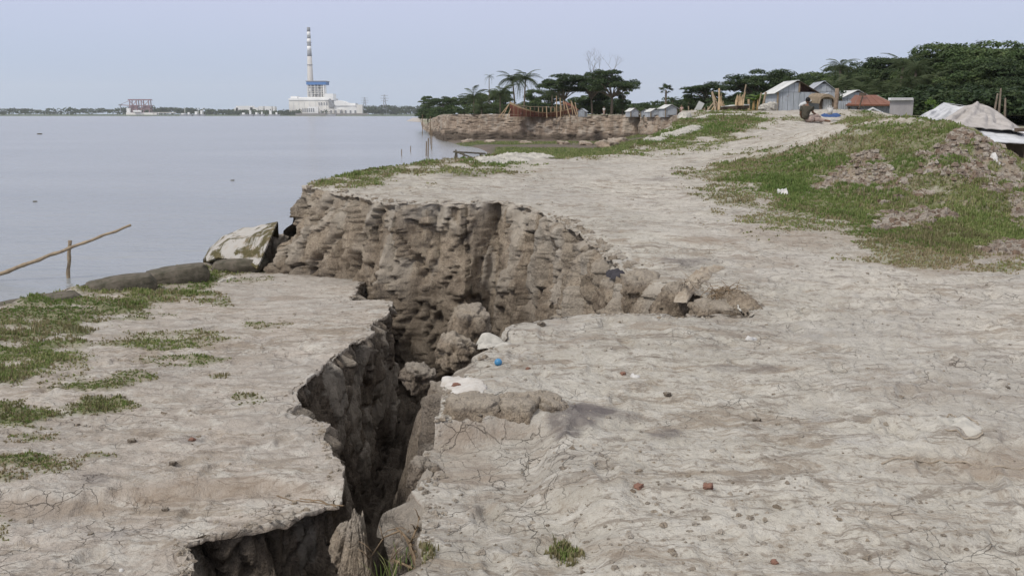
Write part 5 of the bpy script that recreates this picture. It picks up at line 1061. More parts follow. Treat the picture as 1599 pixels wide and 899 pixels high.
# house with rusty hipped roof
def rusty():
    Y = 70; t = thing('rusty_roofed_house', 'low house with a rusty hipped tin roof in the middle of the settlement', 'house', atY(1362, 196, Y)); q = lambda px, py, dy=0.: tl(t, px, py, Y + dy)
    n = 6
    for i in range(n):
        x0, x1 = 1322 + i * 13, 1322 + (i + 1) * 13; k0, k1 = 1335 + i * 5.6, 1335 + (i + 1) * 5.6
        roofslab([q(x0, 163.5), q(x1 - .5, 163.5), q(k1 - .3, 148.5, 2.0), q(k0, 148.5, 2.0)], .03, M_RUST, 'roof_sheet', t)
    roofslab([q(1322, 163.5, 4.5), q(1322, 163.5), q(1335, 148.5, 2.0), q(1335, 148.5, 2.6)], .03, M_TINW, 'roof_sheet', t); roofslab([q(1400, 163.5), q(1400, 163.5, 4.5), q(1369, 148.5, 2.6), q(1369, 148.5, 2.)], .03, M_TINW, 'roof_sheet', t)
    MB().box(q(1361, 164.5, -.05), (3.7, .06, .10)).build('fascia', M_RUST, t)
    for i in range(8):
        a = q(1305 + i * 11.2, 196, .35); m = MB(); corr(m, a, (1, 0, 0), (0, 0, (31 if i > 1 else 37) / F * Y), 11 / F * Y, .02, 4); m.build('wall_sheet', M_TIN, t)
    MB().tube([q(1341, 170, -.8), q(1347, 150, -.8)], .05, 5).build('prop', M_WOOD, t); MB().box(q(1347, 147.5, 1.2), (.4, .3, .2)).build('ridge_bundle', M_WOOD, t)
    for k, (a, b) in enumerate(((1324, 1327), (1337, 1342))): MB().box(q((a + b) / 2, 173, .2), (.15, .04, .5)).build('window', M_WOOD, t)
rusty()
t = thing('grey_panel_shed', 'blank grey panel-walled shed at the right end of the settlement', 'shed', atY(1407, 192, 66)); 
for i in range(3): m = MB(); corr(m, tl(t, 1389 + i * 12, 182, 66), (1, 0, 0), (0, 0, 27 / F * 66), 11.8 / F * 66, .006, 6); m.build('wall_sheet', mat_tin('faded_pinkish_tin', (0.42, 0.40, 0.40), .0) if i == 0 else bpy.data.materials['faded_pinkish_tin'], t)
roofslab([tl(t, 1387, 156, 65.8), tl(t, 1426, 155.5, 65.8), tl(t, 1426, 153, 69), tl(t, 1387, 153, 69)], .05, M_TINW, 'roof_sheet', t); MB().box(tl(t, 1407, 186, 67), (1.5, .1, .5)).build('base_board', M_WOOD, t); m = MB(); m.box(tl(t, 1407, 170, 68.8), (1.6, .05, 1.1)); m.build('back_wall', M_TIN, t)
t = thing('small_gable_shelter', 'very small gabled shelter with white roof edges in front of the rusty roof', 'shelter', atY(1363, 186, 46)); q = lambda px, py, dy=0.: tl(t, px, py, 46 + dy)
roofslab([q(1343, 178.5), q(1363, 168.5), q(1363, 167.5, 2), q(1343, 177.5, 2)], .05, M_TINW, 'roof_sheet', t); roofslab([q(1363, 168.5), q(1383, 178.5), q(1383, 177.5, 2), q(1363, 167.5, 2)], .05, M_TINW, 'roof_sheet', t)
MB().prism([q(1347, 188, .2), q(1379, 188, .2), q(1379, 177.5, .2), q(1363, 170, .2), q(1347, 177.5, .2)], (0, 0, 0), (0, .05, 0)).build('gable_wall', M_TIN, t)
for k in (1347, 1379): MB().tube([q(k, 190, .1), q(k, 177, .1)], .03, 5).build('post', M_BAMBOO, t)
heap('blue_tarpaulin', [(1283, 181.5), (1298, 181), (1313, 181.5)], 0.22, 0.08, lambda X, Y: z_main(X, Y), 720, mat_simple('blue_tarp', (0.045, 0.095, 0.24), .5, .2, 4), 'blue tarpaulin bundle on the track beside the seated person', 'tarpaulin', (40, 18), 2)
def bucket():
    p = atY(1296, 179, 37); t = thing('white_bucket', 'small white bucket standing by the blue tarpaulin', 'bucket', p); n = 14; m = MB(); m.tube([(0, 0, 0), (0, 0, .13), (0, 0, .26)], [.085, .10, .115], n); m.build('bucket_body', M_WHITE, t, True)
    MB().tube([(.115 * math.cos(a), .115 * math.sin(a), .262) for a in np.linspace(0, 6.283, 15)], .010, 5).build('rim', M_WHITE, t); MB().tube([(.115 * math.cos(a), 0, .26 + .10 * math.sin(a)) for a in np.linspace(0, 3.14, 10)], .005, 4).build('handle', M_WOOD, t)
bucket()

# tent roofs lower down on the right
def cloth(name, rows, Ys, nu, nv, mat, label, cat, fold=.06, seed=0, parent=None, nf=9, th=.02):
    G = []; k = max(len(r) for r in rows); s = np.linspace(0, 1, nu)
    for pl, Y in zip(rows, Ys):
        P = np.array([atY(x, y, Y) for x, y in pl]); L = np.linspace(0, 1, len(P)); G.append(np.stack([np.interp(s, L, P[:, i]) for i in range(3)], 1))
    G = np.array(G); t = np.linspace(0, len(rows) - 1, nv); i0 = np.minimum(t.astype(int), len(rows) - 2); f = t - i0; V = G[i0] * (1 - f)[:, None, None] + G[i0 + 1] * f[:, None, None]
    S, T = np.meshgrid(s, t / (len(rows) - 1)); fo = fold * (0.6 * np.abs(vn(S * nf * 1.3 + .6 * T, T * 1.2, s=seed)) * 2 - .6 + 1.1 * fbm(S * 7, T * 5, s=seed + 1)) * np.sin(np.pi * np.clip(T, .08, .92)); V[..., 2] += fo; V[..., 1] -= fo
    idx = np.arange(nu * nv).reshape(nv, nu); Q = np.stack([idx[:-1, :-1], idx[:-1, 1:], idx[1:, 1:], idx[1:, :-1]], -1).reshape(-1, 4); V = V.reshape(-1, 3)
    if parent is not None: V = V - np.array(parent.location)[None]
    n = len(V); back = V + np.array([0, th * .6, -th]); E = np.concatenate([idx[0], idx[1:, -1], idx[-1, ::-1][1:], idx[::-1, 0][1:]]); R = np.array([(E[i], E[i + 1], E[i + 1] + n, E[i] + n) for i in range(len(E) - 1)])
    o = link(name, npmesh(name, np.concatenate([V, back]), np.concatenate([Q, Q[:, ::-1] + n, R])), mat, parent)
    return o if parent is not None else tag(o, label, cat)
M_CLOTH = mat_simple('beige_cloth', (0.47, 0.44, 0.415), .9, .2, 1.5); M_PLS = mat_simple('grey_white_sheeting', (0.62, 0.63, 0.65), .6, .2, 1.2)
t = thing('tent_shelter', 'left tent shelter with a sagging grey-white plastic roof behind the grassy mound', 'tent', atY(1470, 240, 37)); 
cloth('roof_cover', [[(1474, 160), (1485, 163), (1499, 166), (1508, 165)], [(1452, 173), (1465, 176), (1480, 180), (1493, 183)], [(1426, 189), (1442, 191), (1455, 194), (1468, 197)]], (39, 37, 35), 40, 24, M_PLS, '', '', .07, 21, t, 4)
cloth('back_slope', [[(1474, 160), (1508, 165)], [(1482, 180), (1512, 184)]], (39, 42), 10, 6, M_PLS, '', '', .03, 22, t, 4)
for k, Y in ((1428, 35.1), (1466, 35.1), (1475, 39.1)): MB().tube([tl(t, k, 240, Y), tl(t, k, 190 if Y < 36 else 161, Y)], .04, 5).build('pole', M_BAMBOO, t)
t = thing('tent_shelter', 'right tent shelter draped with folded beige cloth over a tin roof', 'tent', atY(1560, 245, 34)); 
cloth('cloth_cover', [[(1506, 166), (1518, 163), (1525, 159), (1531, 162), (1540, 164), (1556, 172), (1572, 184), (1594, 201)], [(1485, 180), (1500, 179), (1515, 178), (1530, 180), (1543, 184), (1560, 189), (1577, 194), (1597, 204)], [(1464, 192), (1480, 194), (1500, 196), (1522, 199), (1545, 200), (1562, 201), (1580, 203), (1600, 209)]], (38, 35.5, 33.5), 90, 36, M_CLOTH, '', '', .11, 31, t, 7)
cloth('back_slope', [[(1506, 166), (1531, 161), (1556, 172), (1594, 201)], [(1512, 190), (1540, 190), (1570, 196), (1604, 212)]], (38, 42), 20, 6, M_CLOTH, '', '', .03, 32, t, 4)
cloth('tin_roof', [[(1515, 194), (1545, 198), (1575, 200), (1600, 205), (1640, 212)], [(1535, 209), (1560, 212), (1585, 214), (1610, 217), (1645, 221)], [(1550, 221.5), (1575, 222.5), (1600, 224), (1625, 225), (1650, 227)]], (35, 33, 31.5), 40, 18, M_PLS, '', '', .02, 41, t, 12)
for k in (1553, 1600, 1648): MB().tube([tl(t, k, 262, 31.8), tl(t, k, 222, 31.8)], .05, 5).build('pole', M_WOOD, t)
MB().box(tl(t, 1600, 240, 34), (3.0, .06, .9)).build('back_wall', M_WOOD, t); MB().box(tl(t, 1594, 203, 33.4), (.3, .3, .12)).build('roof_bundle', M_WOOD, t)

# people
def skinbody(name, J, Eg, parent, mat, sub=1, root=0):
    me = bpy.data.meshes.new(name); me.from_pydata([j[0] for j in J], Eg, []); o = bpy.data.objects.new(name, me); SC.collection.objects.link(o)
    m = o.modifiers.new('skin', 'SKIN'); s = me.skin_vertices[0].data
    for i, j in enumerate(J): s[i].radius = (j[1], j[1] * (j[2] if len(j) > 2 else 1)); s[i].use_root = (i == root)
    sb = o.modifiers.new('sub', 'SUBSURF'); sb.levels = sb.render_levels = sub + 1
    dg = bpy.context.evaluated_depsgraph_get(); em = bpy.data.meshes.new_from_object(o.evaluated_get(dg)); bpy.data.objects.remove(o)
    em.name = name; em.materials.clear(); em.materials.append(mat); em.polygons.foreach_set('use_smooth', [True] * len(em.polygons)); return link(name, em, None, parent)
M_SKIN = mat_simple('brown_skin', (0.20, 0.115, 0.075), .6, .1); M_HAIR = mat_simple('black_hair', (0.012, 0.011, 0.011), .6, .1, 30, .003); M_SHIRT = mat_simple('dark_olive_shirt', (0.085, 0.078, 0.06), .9, .25, 9); M_LUNGI = mat_simple('pale_pinkish_cloth', (0.42, 0.33, 0.29), .9, .25, 9); M_PINK = mat_simple('pale_pink_shirt', (0.52, 0.36, 0.31), .9, .2, 9)
def ellips(name, c, r, mat, parent, seg=16, cut=None):
    bm = bmesh.new(); bmesh.ops.create_uvsphere(bm, u_segments=seg, v_segments=seg // 2 + 2, radius=1)
    for v in bm.verts:
        v.co = Vector((v.co.x * r[0], v.co.y * r[1], v.co.z * r[2]))
    if cut is not None: bmesh.ops.delete(bm, geom=[v for v in bm.verts if cut(v.co)], context='VERTS')
    for v in bm.verts: v.co += Vector(c)
    me = bpy.data.meshes.new(name); bm.to_mesh(me); bm.free(); me.polygons.foreach_set('use_smooth', [True] * len(me.polygons)); return link(name, me, mat, parent)
def head(parent, c, fx=0.0):
    """skull with nose, ears and brow; face towards +Y rotated by fx"""
    hd = bpy.data.objects.new('head', None)
    bm = bmesh.new(); bmesh.ops.create_uvsphere(bm, u_segments=20, v_segments=14, radius=1)
    for v in bm.verts:
        x, y, z = v.co; v.co = Vector((x * .075 * (1 - .18 * max(0, -z)), y * .095, z * .115))
        if y > .85 and abs(x) < .25 and -.25 < z < .15: v.co.y += .022          # nose
        if y > .75 and .1 < z < .35 and abs(x) < .5: v.co.y -= .006             # eye sockets
        if abs(x) > .93 and abs(z) < .3: v.co.x *= 1.16                         # ears
        v.co = Matrix.Rotation(fx, 3, 'Z') @ v.co + Vector(c)
    me = bpy.data.meshes.new('head'); bm.to_mesh(me); bm.free(); me.polygons.foreach_set('use_smooth', [True] * len(me.polygons)); bpy.data.objects.remove(hd); return link('head', me, M_SKIN, parent)
def hand_pts(J, E_, wrist, p, d, up):
    """palm and five bent fingers grown from vertex index wrist"""
    p, d, up = Vector(p), Vector(d).normalized(), Vector(up).normalized(); sdv = d.cross(up); b = len(J); J.append((tuple(p + d * .05), .026, .5)); E_.append((wrist, b))
    for k, (o, L) in enumerate(((-.028, .055), (-.010, .07), (.010, .075), (.028, .065))):
        q = p + d * .09 + sdv * o; i = len(J); J.append((tuple(q), .010)); J.append((tuple(q + d * L * .5 - up * .012), .009)); J.append((tuple(q + d * L * .8 - up * .035), .007)); E_ += [(b, i), (i, i + 1), (i + 1, i + 2)]
    i = len(J); q = p + d * .03 - sdv * .04; J.append((tuple(q), .011)); J.append((tuple(q + d * .035 - sdv * .015 - up * .01), .009)); E_ += [(b, i), (i, i + 1)]
def seated():
    p = atY(1258, 184.5, 36.5); t = thing('person', 'person in a dark olive shirt sitting on the track, legs stretched to the right', 'person', (p[0], p[1], float(z_main(p[0], p[1])) - .01), 0)
    # body: pelvis, spine, neck, legs to the right, one arm propped on the knee
    J = [((0, 0, .13), .15, .8), ((-.02, .01, .36), .13, .75), ((.02, .03, .56), .145, .6), ((.05, .05, .66), .055), ((.06, .06, .72), .05),
         ((-.14, .03, .58), .06), ((-.19, .06, .38), .045), ((-.10, .22, .22), .034), ((-.04, .30, .18), .025),
         ((.20, .04, .57), .06), ((.30, .12, .38), .043), ((.44, .20, .32), .032), ((.50, .22, .30), .024),
         ((.12, .08, .12), .095), ((.48, .24, .30), .07), ((.62, .28, .06), .045), ((.74, .26, .05), .035),
         ((.16, .16, .10), .095), ((.52, .10, .12), .07), ((.86, .10, .07), .045), ((.98, .09, .06), .035)]
    Eg = [(0, 1), (1, 2), (2, 3), (3, 4), (2, 5), (5, 6), (6, 7), (7, 8), (2, 9), (9, 10), (10, 11), (11, 12), (0, 13), (13, 14), (14, 15), (15, 16), (0, 17), (17, 18), (18, 19), (19, 20)]
    hand_pts(J, Eg, 12, (.50, .22, .30), (1, .1, -.5), (0, 0, 1)); hand_pts(J, Eg, 8, (-.04, .30, .18), (.8, .5, -.3), (0, 0, 1))
    skinbody('body', J, Eg, t, M_SKIN)
    S = [((-.01, 0, .10), .175, .85), ((-.02, .01, .36), .16, .8), ((.01, .03, .55), .17, .65), ((.05, .05, .635), .075), ((-.15, .03, .57), .080), ((-.195, .05, .42), .068), ((.21, .04, .56), .080), ((.27, .09, .44), .066)]
    skinbody('shirt', S, [(0, 1), (1, 2), (2, 3), (2, 4), (4, 5), (2, 6), (6, 7)], t, M_SHIRT)
    Lg = [((0, .03, .11), .16, .8), ((.14, .10, .13), .12), ((.49, .23, .30), .09), ((.58, .27, .12), .075), ((.52, .10, .13), .09), ((.76, .10, .09), .07)]
    skinbody('trousers', Lg, [(0, 1), (1, 2), (2, 3), (1, 4), (4, 5)], t, M_LUNGI)
    head(t, (.07, .08, .82), -.3); ellips('hair', (.068, .065, .845), (.088, .10, .108), M_HAIR, t, 20, lambda c: c.z < -.045 and c.y > -.02 or (c.y > .05 and c.z < .02) or c.z < -.075)
seated()
def stander(px, Y, gz, h, shirt, legs, label, fx=3.14):
    X = at(px, Y)[0]; t = thing('person', label, 'person', (X, Y, gz), fx); t.scale = (h / 1.7,) * 3
    J = [((0, 0, .92), .13, .75), ((0, 0, 1.12), .115, .7), ((0, 0, 1.34), .14, .6), ((0, .01, 1.44), .055), ((0, .01, 1.50), .048)]; Eg = [(0, 1), (1, 2), (2, 3), (3, 4)]
    for s in (-1, 1):
        b = len(J); J += [((s * .17, 0, 1.36), .055), ((s * .24, .02, 1.10), .040), ((s * .26, .07, .86), .030), ((s * .09, 0, .84), .085), ((s * .11, .02, .48), .055), ((s * .12, 0, .09), .038), ((s * .13, .12, .035), .034)]
        Eg += [(2, b), (b, b + 1), (b + 1, b + 2), (0, b + 3), (b + 3, b + 4), (b + 4, b + 5), (b + 5, b + 6)]; hand_pts(J, Eg, b + 2, (s * .26, .07, .86), (0, .1, -1), (s, 0, 0))
    skinbody('body', J, Eg, t, M_SKIN)
    S = [((0, 0, .86), .155, .8), ((0, 0, 1.12), .145, .75), ((0, 0, 1.34), .165, .65), ((0, .01, 1.41), .07), ((-.17, 0, 1.35), .075), ((-.225, .01, 1.16), .06), ((.17, 0, 1.35), .075), ((.225, .01, 1.16), .06)]
    skinbody('shirt', S, [(0, 1), (1, 2), (2, 3), (2, 4), (4, 5), (2, 6), (6, 7)], t, shirt)
    skinbody('lungi', [((0, 0, .90), .15, .8), ((0, .01, .60), .15, .75), ((0, .02, .28), .17, .8)], [(0, 1), (1, 2)], t, legs)
    head(t, (0, .02, 1.60), 0); ellips('hair', (0, .005, 1.625), (.083, .10, .105), M_HAIR, t, 16, lambda c: (c.y > .02 and c.z < .05) or c.z < -.05)
stander(1064, 122, -.45, 1.55, M_PINK, M_LUNGI, 'person in a pale pink shirt standing near the end of the far cliff', 2.8)
stander(943, 156, -.35, 1.5, M_WHITE, M_LUNGI, 'small distant person in white standing beneath the tall dark trees', 3.0)

# wooden boat ends on the hill
def boat_end(name, label, Y, base, tops, mat, group=None, n=5, thick=.05, legs=True):
    """fan of upright planks rising from a keel end; base = (px0,px1,py), tops = list of (px,py)"""
    t = thing(name, label, 'boat', atY((base[0] + base[1]) / 2, base[2] + 4, Y)); k = len(tops)
    for i, (tx, ty) in enumerate(tops):
        a = base[0] + (base[1] - base[0]) * i / (k - 1); y0 = Y + .25 * math.sin(i * 1.1); wd = (base[1] - base[0]) / (k - 1) / F * Y * 1.02
        A, B = tl(t, a, base[2], y0), tl(t, tx, ty, y0 + .3); B0 = (A + B) / 2 + Vector((0, .12, 0)); U = Vector((wd / 2, 0, 0)); D = Vector((0, thick, 0))
        V = [A - U, A + U, B0 - U * .95, B0 + U * .95, B - U * .4, B + U * .4]; V += [v + D for v in V]
        MB().add(V, [(0, 1, 3, 2), (2, 3, 5, 4), (7, 6, 8, 9), (9, 8, 10, 11), (0, 2, 8, 6), (2, 4, 10, 8), (1, 7, 9, 3), (3, 9, 11, 5), (4, 5, 11, 10), (0, 6, 7, 1)]).build('plank', mat, t)
    return t
t = boat_end('boat_end', 'left pair of tan upright boat planks on the hilltop, propped by leaning poles', 46, (1121, 1131, 166), [(1113, 143), (1116, 150), (1122, 158), (1123, 140), (1125, 150), (1127, 146), (1130, 158), (1132, 163)], M_TAN)
for i, (a, b) in enumerate((((1099, 180), (1118, 156)), ((1107, 180), (1119, 160)), ((1112, 179), (1122, 160)), ((1122, 178), (1121, 162)), ((1118, 177), (1112, 144)), ((1123, 174), (1123, 139)))):
    MB().tube([tl(t, a[0], a[1], 45), tl(t, b[0], b[1], 46)], .045, 5).build('prop', M_TAN if i % 2 else M_BAMBOO, t)
t = boat_end('boat_end', 'right tan fan of boat planks with one tall stake, right of the left pair', 46, (1149, 1160, 165), [(1152, 148), (1153, 150), (1156, 147), (1157, 151), (1160, 148), (1164, 144)], M_TAN)
MB().tube([tl(t, 1160, 164, 46.2), tl(t, 1162, 148, 46.2), tl(t, 1165, 132, 46.2)], [.05, .04, .03], 5).build('stake', M_BAMBOO, t)
t = thing('hull_platform', 'long low dark hull bottom lying between the two boat ends', 'boat hull', atY(1145, 172, 46.4))
for i, (y, mt) in enumerate(((165.5, M_TINW), (167.5, M_WOOD), (169.5, M_WOOD))): MB().tube([tl(t, 1126, y + 1.5, 46.4), tl(t, 1140, y, 46.4), tl(t, 1156, y - 1, 46.4), tl(t, 1170, y - 1.5, 46.4)], [.03, .045, .045, .03], 5).build('plank', mt, t)
for k in (1128, 1137, 1150, 1158, 1163): MB().tube([tl(t, k, 176, 46.4), tl(t, k, 167, 46.4)], .05, 5).build('trestle_leg', M_WOOD, t)
for i, (a, b, r_, mt, lab) in enumerate([((1169.5, 176), (1169, 155), .055, M_TAN, 'short yellowish post right of the boat ends'), ((1190, 172), (1196, 144), .055, M_BAMBOO, 'leaning pale pole left of the large tin shed'), ((1184, 168), (1189, 145), .035, M_BAMBOO, 'thin leaning stick beside the banana plants')]):
    tag(MB().tube([atY(a[0], a[1], 47), atY(b[0], b[1], 47)], r_, 6).build('post', mt), lab, 'post')
def banana(px, py, Y, h, label):
    t = thing('banana_plant', label, 'plant', atY(px, py, Y)); r = random.Random(int(px)); MB().tube([(0, 0, -.3), (.03, 0, h * .5)], [.09, .06], 7).build('stem', mat_simple('banana_stem', (0.30, 0.20, 0.09), .8), t, True)
    for i in range(8):
        a = i * 2.4; L = h * r.uniform(.55, .8); V, Q = [], []
        for k in range(7):
            s = k / 6; c = Vector((math.cos(a) * L * s * .75, math.sin(a) * L * s * .75, h * .45 + L * (1.0 * s - .75 * s * s))); w = L * .14 * math.sin(math.pi * min(.97, s * .9 + .08)); sdv = Vector((-math.sin(a), math.cos(a), 0)) * w
            V += [c - sdv - Vector((0, 0, w * .3)), c, c + sdv - Vector((0, 0, w * .3))]
        for k in range(6): b = k * 3; Q += [(b, b + 1, b + 4, b + 3), (b + 1, b + 2, b + 5, b + 4)]
        me = bpy.data.meshes.new('leaf'); me.from_pydata(V, [], Q); at_ = me.attributes.new('tint', 'FLOAT', 'POINT'); at_.data.foreach_set('value', [r.uniform(.2, .9)] * len(V)); link('leaf', me, M_LEAF_C, t)
banana(1183, 170, 48, 1.0, 'banana plant left of the leaning pale pole'); banana(1176, 170, 49, .8, 'smaller banana plant next to the yellowish post')
o = clod('stone', 1129, 182, 40.5, (.55, .4, .32), 33, M_SACK, 'pale angular stone in the grass below the boat ends', 'stone', .5, .3, n=10, rough=.12)
for i, (px, py, d) in enumerate([(1198, 168, (.6, .4, .3)), (1206, 166, (.5, .4, .35)), (1192, 169, (.4, .3, .2))]): clod('rubble_lump', px, py, 44, d, 35 + i, M_SACK, ['pale rubble lump left of the large tin shed, middle of three', 'pale rubble lump touching the large tin shed, right of three', 'low pale rubble lump under the leaning pole, left of three'][i], 'rubble', i, .2, n=10, rough=.25)
heap('wood_scraps', [(1085, 186), (1110, 181), (1150, 179), (1195, 181)], .25, .06, zm_full, 730, M_SACK, 'pale wood chips and dust spread along the hilltop below the boats', 'wood scraps', (50, 12), 2)
for i in range(9): px = 1076 + i * 4.2; MB_ = MB().tube([atY(px, 182, 58), atY(px + (i % 3) - 1, 166 + (i * 5) % 7, 58)], .035, 5).build('stake', M_BAMBOO); tag(MB_, ['leftmost', 'second from left', 'third from left', 'fourth from left', 'middle', 'fourth from right', 'third from right', 'second from right', 'rightmost'][i] + ' thin stake of the loose fence left of the boat ends', 'stake', 'stakes of the loose fence')
o = MB().box((0, 0, 0), (.35, .04, .75), None).build('tin_sheet', M_TINW); o.location = atY(1091, 169, 57); o.rotation_euler = (.1, .45, 0); tag(o, 'loose bluish tin sheet leaning on the stake fence', 'tin sheet')
# hill side scraps
heap('plastic_net', [(1058, 184), (1066, 184), (1080, 184)], .5, .2, zm_full, 731, M_SACK, 'short scrap of pale net at the top of the grassy slope by the cliff end', 'net scrap', (30, 14), 2)
heap('sacking_strip', [(1008, 222), (1030, 217), (1045, 217)], .3, .08, zm_full, 732, M_SACK, 'pale strip of sacking below the farther crumpled net', 'sacking strip', (30, 12), 2)

# far sheds on the cliff top
tin_shed('far_tin_shed', 'grey tin shed with a pale sloping roof above the far cliff', 1038, 1058, 169, 164, 138, 2.5, -.15, M_TIN, M_TINW, None, 5, .2)
for i, (x0, x1, e, rg, Y, lab) in enumerate([(902, 914, 174, 170, 150, 'small bluish tin hut right of the dark upturned hull'), (984, 998, 174, 169.5, 150, 'small white-roofed hut left of the white roof cluster'), (1000, 1014, 175, 171.5, 146, 'low white-roofed hut, middle of the white roof cluster'), (1015, 1032, 174.5, 170, 143, 'low white-roofed hut, right of the white roof cluster')]):
    tin_shed('tin_hut', lab, x0, x1, e, rg, Y, 1.8, -.15, M_TIN, M_TINW if i else M_TIN, None, 3, .3 if i % 2 else -.25, overhang=.15)
def hull():
    Y = 157; t = thing('wooden_hull', 'unfinished red-brown wooden boat hull with upright ribs on the far cliff', 'boat', (at(843, Y)[0], Y, -.4)); x0, x1 = at(796, Y)[0] - t.location[0], at(892, Y)[0] - t.location[0]; L = x1 - x0
    def sheer(s): return .25 + 2.2 * (1 - s) ** 2.6 + 1.2 * s ** 3
    def beam(s): return 1.5 * math.sin(math.pi * min(.98, max(.02, s))) ** .6
    for sd_ in (-1, 1):
        for k in range(6):
            pts = []; f0, f1 = k / 6, (k + .93) / 6; V = []; Q = []
            for i in range(17):
                s = i / 16; zt = sheer(s); b = beam(s)
                for f in (f0, f1): V.append((x0 + L * s, sd_ * b * (.35 + .65 * f), zt * f - .05 + .25 * (1 - f) * 0)); 
                for f in (f0, f1): V.append((x0 + L * s, sd_ * (b * (.35 + .65 * f) - .05), zt * f - .05))
            for i in range(16): a = i * 4; Q += [(a, a + 4, a + 5, a + 1), (a + 2, a + 3, a + 7, a + 6), (a + 1, a + 5, a + 7, a + 3), (a, a + 2, a + 6, a + 4)]
            MB().add(V, Q).build('strake', M_REDW if k != 5 else M_TAN, t)
    for i in range(1, 15):
        s = i / 15; b = beam(s); zt = sheer(s)
        for sd_ in (-1, 1): MB().tube([(x0 + L * s, sd_ * b * .5, 0), (x0 + L * s, sd_ * b * .98, zt), (x0 + L * s, sd_ * b * .98, max(zt + .1, 1.45))], .045, 4).build('rib', M_TAN if i % 3 else M_WOOD, t)
    for sd_ in (-1, 1): MB().tube([(x0 + L * .08, sd_ * .8, 1.9), (x0 + L * .3, sd_ * 1.4, 1.55), (x0 + L * .85, sd_ * 1.3, 1.45)], .035, 4).build('rail', M_BAMBOO, t)
    for a, h in ((-.3, 2.0), (-.9, 1.7), (.5, 1.2)): MB().tube([(x0 + a - .9, -1.5, -.2), (x0 + a * .3, -.6, h)], .07, 5).build('prop', M_TAN, t)
    for xx, h in ((.76, 3.2), (.82, 2.9), (.60, 1.6)): MB().tube([(x0 + L * xx, -1.6, -.2), (x0 + L * xx - .1, -1.5, h)], .08, 5).build('upright', M_TAN, t)
    for xx, dx in ((.90, .7), (1.0, .8), (1.05, .5)): MB().tube([(x0 + L * xx + dx, -1.8, -.2), (x0 + L * xx, -1.2, 2.2)], .07, 5).build('prop', M_TAN, t)
hull()
def upturned():
    Y = 158; t = thing('upturned_hull', 'dark upturned boat hull with a sloping end right of the unfinished hull', 'boat', (at(890, Y)[0], Y, -.4)); 
    for k in range(5):
        V, Q = [], []
        for i in range(11):
            s = i / 10; x = -1.2 + 3.6 * s; h = 2.3 * (1 - s ** 1.7) + .1
            for f in (k / 5, (k + .94) / 5): a = f * math.pi / 2 * 1.0; V.append((x, -1.3 * math.cos(a), h * math.sin(a))); V.append((x, -1.24 * math.cos(a), h * math.sin(a) - .05))
        for i in range(10): a = i * 4; Q += [(a, a + 4, a + 6, a + 2), (a + 1, a + 3, a + 7, a + 5), (a, a + 1, a + 5, a + 4), (a + 2, a + 6, a + 7, a + 3)]
        MB().add(V, Q).build('strake', M_DKIN if k < 3 else M_REDW, t)
    V = [(-1.2, -1.25, 0), (-1.2, 1.2, 0), (-1.2, 0, 2.3), (2.4, -1.2, 0), (2.4, 1.2, 0), (2.4, 0, .1)]; MB().add(V, [(0, 2, 1), (1, 2, 5, 4), (3, 4, 5)]).build('far_side', M_DKIN, t)
    for a in (-1.3, -.8, .4): MB().tube([(a, -1.5, 0), (a - .3, -.9, 2.5)], .07, 5).build('prop', M_TAN, t)
upturned()
for i, (px, py, Y) in enumerate([(915, 209, 138), (950, 212, 130), (970, 208, 136), (985, 213, 132), (730, 213, 150), (765, 215, 146), (820, 214, 142), (880, 212, 140), (962, 206, 140), (940, 208, 139)]):
    z = -4.35; p = atY(px, py, Y); zb = p[2]; o = link('fallen_clod', clod_mesh('fallen_clod', (3.2, 2.4, 1.5) if px in (950, 962, 970) else (1.8, 1.4, .8), 130 + i, n=12, rough=.25, freq=1.2), M_FAR); o.location = (p[0], Y, -4.3); o.rotation_euler = (.1, .1, i)
    tag(o, 'fallen earth lump at the cliff foot, ' + ['below the bluish hut', 'below the tall trees, nearest', 'below the tallest dark tree, right one', 'below the left white-roofed hut', 'below the short coconut palm', 'below the areca palm', 'below the middle of the wooden hull', 'below the upright ribs of the hull', 'touching the big slumped lump', 'below the person in white'][i], 'soil block', 'fallen lumps below the far cliff')
for i, (px, Y, h) in enumerate([(659, 210, 4.5), (671, 150, 4.2), (673, 128, 2.5), (664, 108, 1.6), (667, 106, 2.0), (683, 190, 3.6)]):
    p = at(px, Y); tag(MB().tube([(p[0], Y, -5.5), (p[0] + .1, Y, WATER + h)], .07, 5).build('fishing_stake', M_TWIG), ['tallest fishing stake in the water, farthest left off the far cliff', 'fishing stake in the water near the cliff corner, left of a shorter one', 'short fishing stake in the water below the cliff corner', 'nearest fishing stake in the bay, left one of two', 'nearest fishing stake in the bay, right one of two', 'fishing stake standing beside the tip of the far cliff'][i], 'stake', 'fishing stakes off the far cliff')

# ------------------------------------------------------------------ far shore: power station, cranes, woods
M_PW = mat_simple('plant_white', (0.90, 0.90, 0.88), .7, .04, .02); M_PW2 = mat_simple('plant_cream', (0.82, 0.80, 0.75), .7, .06, .02); M_PG = mat_simple('plant_grey', (0.30, 0.31, 0.33), .7, .1, .02); M_PB = mat_simple('plant_blue', (0.06, 0.20, 0.50), .6, .08, .02); M_CONC = mat_simple('chimney_concrete', (0.60, 0.58, 0.55), .8, .12, .01); M_CR = mat_simple('crane_red', (0.30, 0.19, 0.21), .7, .1, .02)
FY = 2290.; GZ = WATER + 2
def fx(px, Y=FY): return at(px, Y)[0]
def fz(py, Y=FY): return float(ray(477, py)[2] * Y)
def fbox(px0, px1, py0, py1, d, name, mat, parent, Y=FY):
    x0, x1, z1, z0 = fx(px0, Y), fx(px1, Y), fz(py0, Y), fz(py1, Y); o = Vector(parent.location); MB().box(Vector(((x0 + x1) / 2, Y + d / 2, (z0 + z1) / 2)) - o, (x1 - x0, d, z1 - z0)).build(name, mat, parent)
